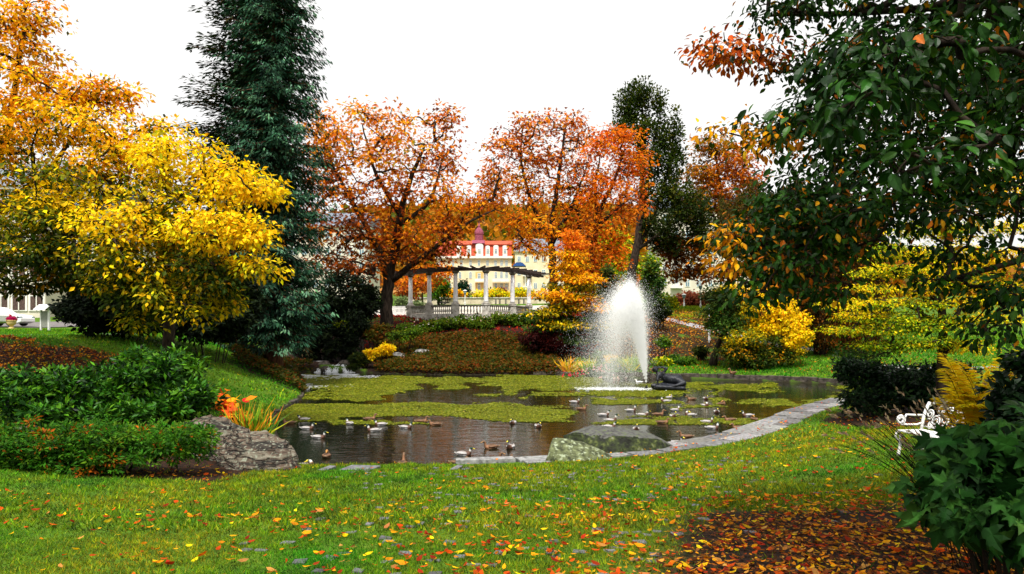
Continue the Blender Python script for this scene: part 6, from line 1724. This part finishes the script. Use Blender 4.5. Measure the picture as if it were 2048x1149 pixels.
# ------------------------------------------------------------------ fountain
fx, fy = wpt(1293, 779.5)
fo = thing("fountain", "tall white fountain jet leaning left with falling spray beside the bronze statue", "fountain", (fx, fy, 0))
mb = MB(); mb.lathe([(.05, -.4), (.05, .08), (.075, .083), (.075, .14), (.045, .16), (.04, .22)], 12); mb.tube([(-.14, 0, .04), (0, 0, .04)], .035, 8); mb.build("nozzle", M['black'], fo)
def jet(n, v0, spread, lean, drag, tmax_f, wind=.55):
    """drops thrown up from the nozzle, slowed by the air and carried left by the breeze"""
    a = rng.random(n) * 2 * math.pi; r = np.abs(rng.normal(size=n)) * spread
    v = np.stack([lean + r * np.cos(a), r * np.sin(a), np.ones(n)], 1); v = unit(v) * (v0 * (1 + .045 * rng.normal(size=n)))[:, None]
    m = drag * np.exp(rng.normal(size=n) * .5)
    T = rng.random(n) * tmax_f
    P = np.zeros((n, 3)); P[:, 2] = .22; dt = .02; alive = np.ones(n, bool); t = 0
    while t < tmax_f:
        go = (t < T) & alive
        rel = v - np.array([-wind, 0, 0.])
        acc = -m[:, None] * rel; acc[:, 2] -= 9.81
        v[go] += acc[go] * dt; P[go] += v[go] * dt
        alive &= P[:, 2] > .02
        t += dt
    k = alive
    return P[k], v[k]
LV = Leaves()
for n, args, sz in ((60000, (9.85, .065, -.115, .12, 1.5), .028), (44000, (10.0, .028, -.085, .07, 1.05), .040), (40000, (9.9, .048, -.105, .10, 1.3), .036), (150000, (9.7, .08, -.13, .16, 1.8), .019), (150000, (9.5, .095, -.16, .28, 2.2), .0105), (40000, (8.4, .05, -.06, .35, 1.7), .011)):
    P, v = jet(n, *args)
    L = sz * (.6 + .8 * rng.random(len(P))) * (1 + .08 * np.linalg.norm(v, axis=1))
    LV.add('narrow', P, v + .25 * rng.normal(size=v.shape), np.array([-.4, -1.2, 1.]) + .8 * rng.normal(size=P.shape), L, np.tile([.96, .965, .97], (len(P), 1)), 1.15)
LV.build("spray", M['sprayw'], fo)
n = 2600; a = rng.random(n) * 6.28
X = -1.55 + rng.normal(size=n) * .95; Y = rng.normal(size=n) * .42 + .15; k = (np.abs(X + 1.3) < 2.4)
X, Y, a = X[k], Y[k], a[k]
LV = Leaves().add('leaf', np.stack([X, Y, .028 + .03 * rng.random(len(X)) ** 2], 1), np.stack([np.cos(a), np.sin(a), .15 * rng.normal(size=len(X))], 1), np.array([0, -.3, 1.]) + .35 * rng.normal(size=(len(X), 3)), .075, np.tile([.86, .88, .90], (len(X), 1)), 1.2)
LV.build("splash", M['sprayw'], fo)
# ------------------------------------------------------------------ ducks
def duck_mesh(name, kind, pose, yaw=0.0):
    """one continuous body: rings from tail to bill"""
    if pose == 'tuck':
        path = [(-.29, .10, .012, .010), (-.24, .085, .045, .022), (-.17, .065, .085, .055), (-.07, .05, .115, .085), (.03, .05, .122, .095), (.11, .055, .10, .09), (.155, .085, .07, .07), (.15, .135, .048, .05),
                (.115, .175, .043, .045), (.075, .19, .043, .045), (.03, .185, .034, .036), (.0, .172, .02, .016), (-.05, .155, .014, .008)]
        hs = 8
    else:
        up = {'swim': 0.0, 'up': .05, 'low': -.035}[pose]
        path = [(-.29, .105, .012, .010), (-.24, .085, .045, .022), (-.17, .065, .085, .055), (-.07, .045, .115, .085), (.03, .04, .122, .092), (.11, .045, .10, .088), (.165, .08, .062, .065), (.182, .125 + up * .4, .040, .043), (.19, .175 + up, .036, .038),
                (.205, .215 + up, .041, .044), (.232, .232 + up, .042, .042), (.262, .226 + up, .030, .030), (.282, .216 + up, .022, .014), (.315, .208 + up, .022, .009), (.338, .206 + up, .012, .006)]
        hs = 8
    P = np.array([(x, 0, z) for x, z, _, _ in path]); W = np.array([(a, b) for _, _, a, b in path]); n = len(P); k = 12
    T = unit(np.gradient(P, axis=0)); Nn = np.stack([-T[:, 2], 0 * T[:, 0], T[:, 0]], 1)
    V, C = [], []
    cd = dict(drake=dict(tail=(.70, .68, .64), rump=(.015, .015, .016), flank=(.44, .43, .43), back=(.20, .17, .155), breast=(.085, .038, .022), head=(.008, .028, .014), bill=(.62, .50, .04)),
              hen=dict(tail=(.30, .2, .12), rump=(.11, .06, .03), flank=(.19, .095, .045), back=(.055, .03, .017), breast=(.18, .085, .04), head=(.12, .068, .036), bill=(.38, .18, .04)),
              white=dict(tail=(.8, .79, .77), rump=(.78, .77, .74), flank=(.8, .79, .77), back=(.74, .73, .7), breast=(.8, .78, .74), head=(.78, .76, .7), bill=(.6, .4, .06)))[kind]
    for i in range(n):
        for j in range(k):
            a = 2 * math.pi * j / k
            p = P[i] + np.array([0, 1, 0]) * W[i, 0] * math.cos(a) + Nn[i] * W[i, 1] * math.sin(a)
            q = (p - P[hs]);
            if i >= hs and yaw and pose != 'tuck':
                f = min(1, (i - hs + 1) / 2); c, s = math.cos(yaw * f), math.sin(yaw * f)
                p = P[hs] + np.array([q[0] * c - q[1] * s, q[0] * s + q[1] * c, q[2]])
            V.append(p)
            top = math.sin(a) > .35
            bill0 = n - 3
            if i >= bill0: c_ = cd['bill']
            elif i >= hs + 1: c_ = cd['head']
            elif i == hs: c_ = (.72, .71, .68) if kind == 'drake' else cd['breast']
            elif i >= 5: c_ = cd['breast']
            elif i == 0: c_ = cd['tail']
            elif i == 1: c_ = cd['tail'] if not top else cd['rump']
            else: c_ = cd['back'] if top else cd['flank']
            jt = .78 + .44 * random.random() if kind == 'hen' else .92 + .16 * random.random()
            C.append(tuple(x * jt for x in c_))
    Fs = [[i * k + j, i * k + (j + 1) % k, (i + 1) * k + (j + 1) % k, (i + 1) * k + j] for i in range(n - 1) for j in range(k)] + [list(range(k))[::-1], list(range((n - 1) * k, n * k))]
    me = bpy.data.meshes.new(name); me.from_pydata([tuple(v) for v in V], [], Fs)
    at_ = me.color_attributes.new("Col", 'FLOAT_COLOR', 'POINT')
    for i, c in enumerate(C): at_.data[i].color = (*c, 1)
    me.materials.append(M['plume']); me.update()
    bm = bmesh.new(); bm.from_mesh(me); bmesh.ops.recalc_face_normals(bm, faces=bm.faces); bm.to_mesh(me); bm.free()
    for p in me.polygons: p.use_smooth = True
    # folded wings, one on each side
    wv = MB()
    for s in (-1, 1):
        ts = np.linspace(0, 1, 9); ring = []
        for t in ts:
            x = .10 - .33 * t; w = .050 * math.sin(math.pi * min(.12 + t * .86, 1)) ** .8 + .004
            yc = s * (.108 * math.sin(math.pi * (.30 + .42 * t)) + .008) * (1 - .55 * t ** 3); zc = .088 + .012 * t
            cw = (cd['back'] if t > .45 else tuple(.6 * a + .4 * b for a, b in zip(cd['flank'], cd['back'])))
            ring.append([(x, yc + s * .012, zc - w), (x, yc + s * .016, zc), (x, yc - s * .030, zc + w * .65), (x, yc - s * .04, zc - w * .3)])
        Vv = [p for r_ in ring for p in r_]
        wv.add(Vv, [[i * 4 + j, i * 4 + (j + 1) % 4, (i + 1) * 4 + (j + 1) % 4, (i + 1) * 4 + j] for i in range(8) for j in range(4)] + [[0, 1, 2, 3], [32, 33, 34, 35]], 0, tuple(.55 * a + .45 * b for a, b in zip(cd['flank'], cd['back'])))
    return me, wv
_dm = {}
def duck(kind, px, py, deg, pose, label, sc=1.0, z=0.0, pos=None):
    yaw = {'L': .9, 'R': -.9}.get(pose[-1], 0.0); ps = pose.rstrip('LR')
    key = (kind, ps, yaw)
    if key not in _dm:
        me, wv = duck_mesh("duck", kind, ps, yaw)
        w = wv.build("wing", M['plume'], None, smooth=True, col=True)
        _dm[key] = (me, w.data); bpy.data.objects.remove(w)
    me, wm = _dm[key]
    o = bpy.data.objects.new("duck", me); SC.collection.objects.link(o)
    x, y = pos or wpt(px, py)
    o.location = (x, y, z - .012); o.rotation_euler = (0, 0, R(deg)); o.scale = (sc,) * 3
    w = bpy.data.objects.new("wings", wm); SC.collection.objects.link(w); w.parent = o
    return tag(o, label, "duck", "mallards on the pond")
DK = [("hen", 578, 848, 185, 'swim', "brown hen nearest the iris clump at the pond's left end"), ("drake", 607, 841, 170, 'low', "grey drake facing left, just right of the hen by the iris clump"),
      ("drake", 615, 859, 5, 'swim', "drake with yellow bill facing right, above another drake left of the dark water"), ("drake", 638, 877, -5, 'swim', "drake facing right, alone between the big boulder and the dark water"),
      ("drake", 699, 849, 130, 'low', "pale drake seen from behind, alone above the dark left water"), ("hen", 740, 840, 20, 'swim', "brown hen at the edge of the weed, above two drakes"),
      ("drake", 761, 851, 172, 'low', "drake half hidden behind another drake left of centre"), ("drake", 747, 863, 178, 'swim', "drake facing left in front of a pair below the weed mat"),
      ("drake", 812, 857, -12, 'swim', "drake facing right, alone left of the two hens at the weed's edge"), ("hen", 843, 845, 10, 'swim', "brown hen at the weed's edge, left of another hen"), ("hen", 870, 851, 175, 'low', "low brown hen right of another hen at the weed's edge"),
      ("hen", 653, 915, 95, 'tuck', "brown hen with tucked head beyond the drake by the boulder"), ("drake", 612, 935, 5, 'tuck', "drake resting right beside the big boulder at the near shore"), ("hen", 805, 930, 88, 'up', "brown hen seen from behind at the near grass edge, alone"),
      ("drake", 928, 911, -8, 'swim', "drake above a brown hen at the near shore, left group"), ("hen", 917, 929, -4, 'low', "mottled hen lowest in the near left group at the shore"), ("hen", 982, 897, 195, 'swim', "brown hen swimming alone above the near shore group"),
      ("hen", 987, 926, 2, 'up', "large brown duck with raised head at the near shore"), ("drake", 1021, 897, 250, 'up', "upright drake facing the shore left of the lichen covered rock"), ("hen", 1026, 927, 100, 'low', "brown hen at the shore just left of the lichen covered rock"),
      ("drake", 1026, 848, 255, 'swim', "drake facing the viewer, alone in the middle below the weed mat"), ("drake", 1076, 855, 285, 'swim', "drake facing the viewer, right of the lone middle one"), ("drake", 1150, 806, 5, 'swim', "drake facing right above a brown hen, left of the jet"),
      ("hen", 1163, 820, 0, 'swim', "brown hen below a drake at the right end of the weed mat"), ("drake", 1208, 832, 8, 'swim', "drake facing right, topmost of three behind the flat rock"), ("drake", 1222, 843, -2, 'up', "drake with raised black head, middle of three behind the flat rock"),
      ("drake", 1219, 856, -5, 'swim', "drake facing right, lowest of three behind the flat rock"), ("drake", 1262, 823, 10, 'up', "drake facing right, left of the jet's reflection"), ("drake", 1286, 832, -4, 'swim', "drake facing right in the jet's reflection"), ("drake", 1272, 861, 268, 'up', "drake facing the viewer right above the flat rock"),
      ("hen", 1317, 831, 5, 'swim', "brown hen right of the jet's reflection, above another hen"), ("hen", 1325, 847, -3, 'low', "low brown hen below another hen, right of the jet's reflection"), ("drake", 1331, 804, 160, 'swimR', "preening drake in the statue's dark reflection, lower of two"),
      ("drake", 1339, 797, 40, 'tuck', "white looking preening drake in the statue's reflection, upper of two"), ("drake", 1351, 822, 30, 'swimL', "drake behind another in the pale ripples below the statue"), ("drake", 1346, 835, 280, 'up', "drake facing the viewer in the pale ripples below the statue"),
      ("drake", 1380, 832, 165, 'tuck', "preening drake in the pale ripples, right of the pair below the statue"), ("hen", 1383, 800, 185, 'low', "small brown hen right of the statue's reflection"), ("drake", 1411, 799, 275, 'swim', "drake facing the viewer, farthest of the right hand ducks"),
      ("drake", 1410, 813, 300, 'tuck', "drake with tucked head below the farthest right hand drake"), ("hen", 1443, 810, 20, 'tuck', "brown hen at the left tip of the right weed mat"), ("drake", 1433, 826, 265, 'swim', "drake facing the viewer below the hen at the right weed mat"),
      ("drake", 1415, 846, 6, 'swim', "drake facing right, upper of a pair off the kerb"), ("drake", 1425, 858, -4, 'swimL', "drake facing right, lower of a pair off the kerb"), ("hen", 1460, 842, 182, 'low', "brown hen alone between the pair of drakes and the kerb"),
      ("hen", 1372, 876, 178, 'swim', "brown hen off the right tip of the flat rock"), ("drake", 1355, 889, 300, 'up', "drake with dark raised head between the flat rock and the kerb"), ("drake", 1495, 833, 176, 'swim', "big pale drake facing left, rightmost drake on the pond"),
      ("hen", 1508, 841, 100, 'tuck', "brown hen closest to the kerb's bend"), ("hen", 1476, 858, 184, 'low', "brown hen facing left right beside the kerb"), ("white", 1278, 766, 160, 'swim', "small white bird on the far water behind the jet's foot")]
for k, px, py, dg, ps, lab in DK: duck(k, px, py, dg, ps, lab, .88)
wx, wy = wpt(1452, 761.5)
_wi = int(np.argmin(np.hypot(POND[:, 0] - wx, POND[:, 1] - wy)))
duck("hen", 0, 0, 200, 'up', "pale brown duck standing on the far stone wall", 1.1, .42, (POND[_wi][0], POND[_wi][1] + .12))
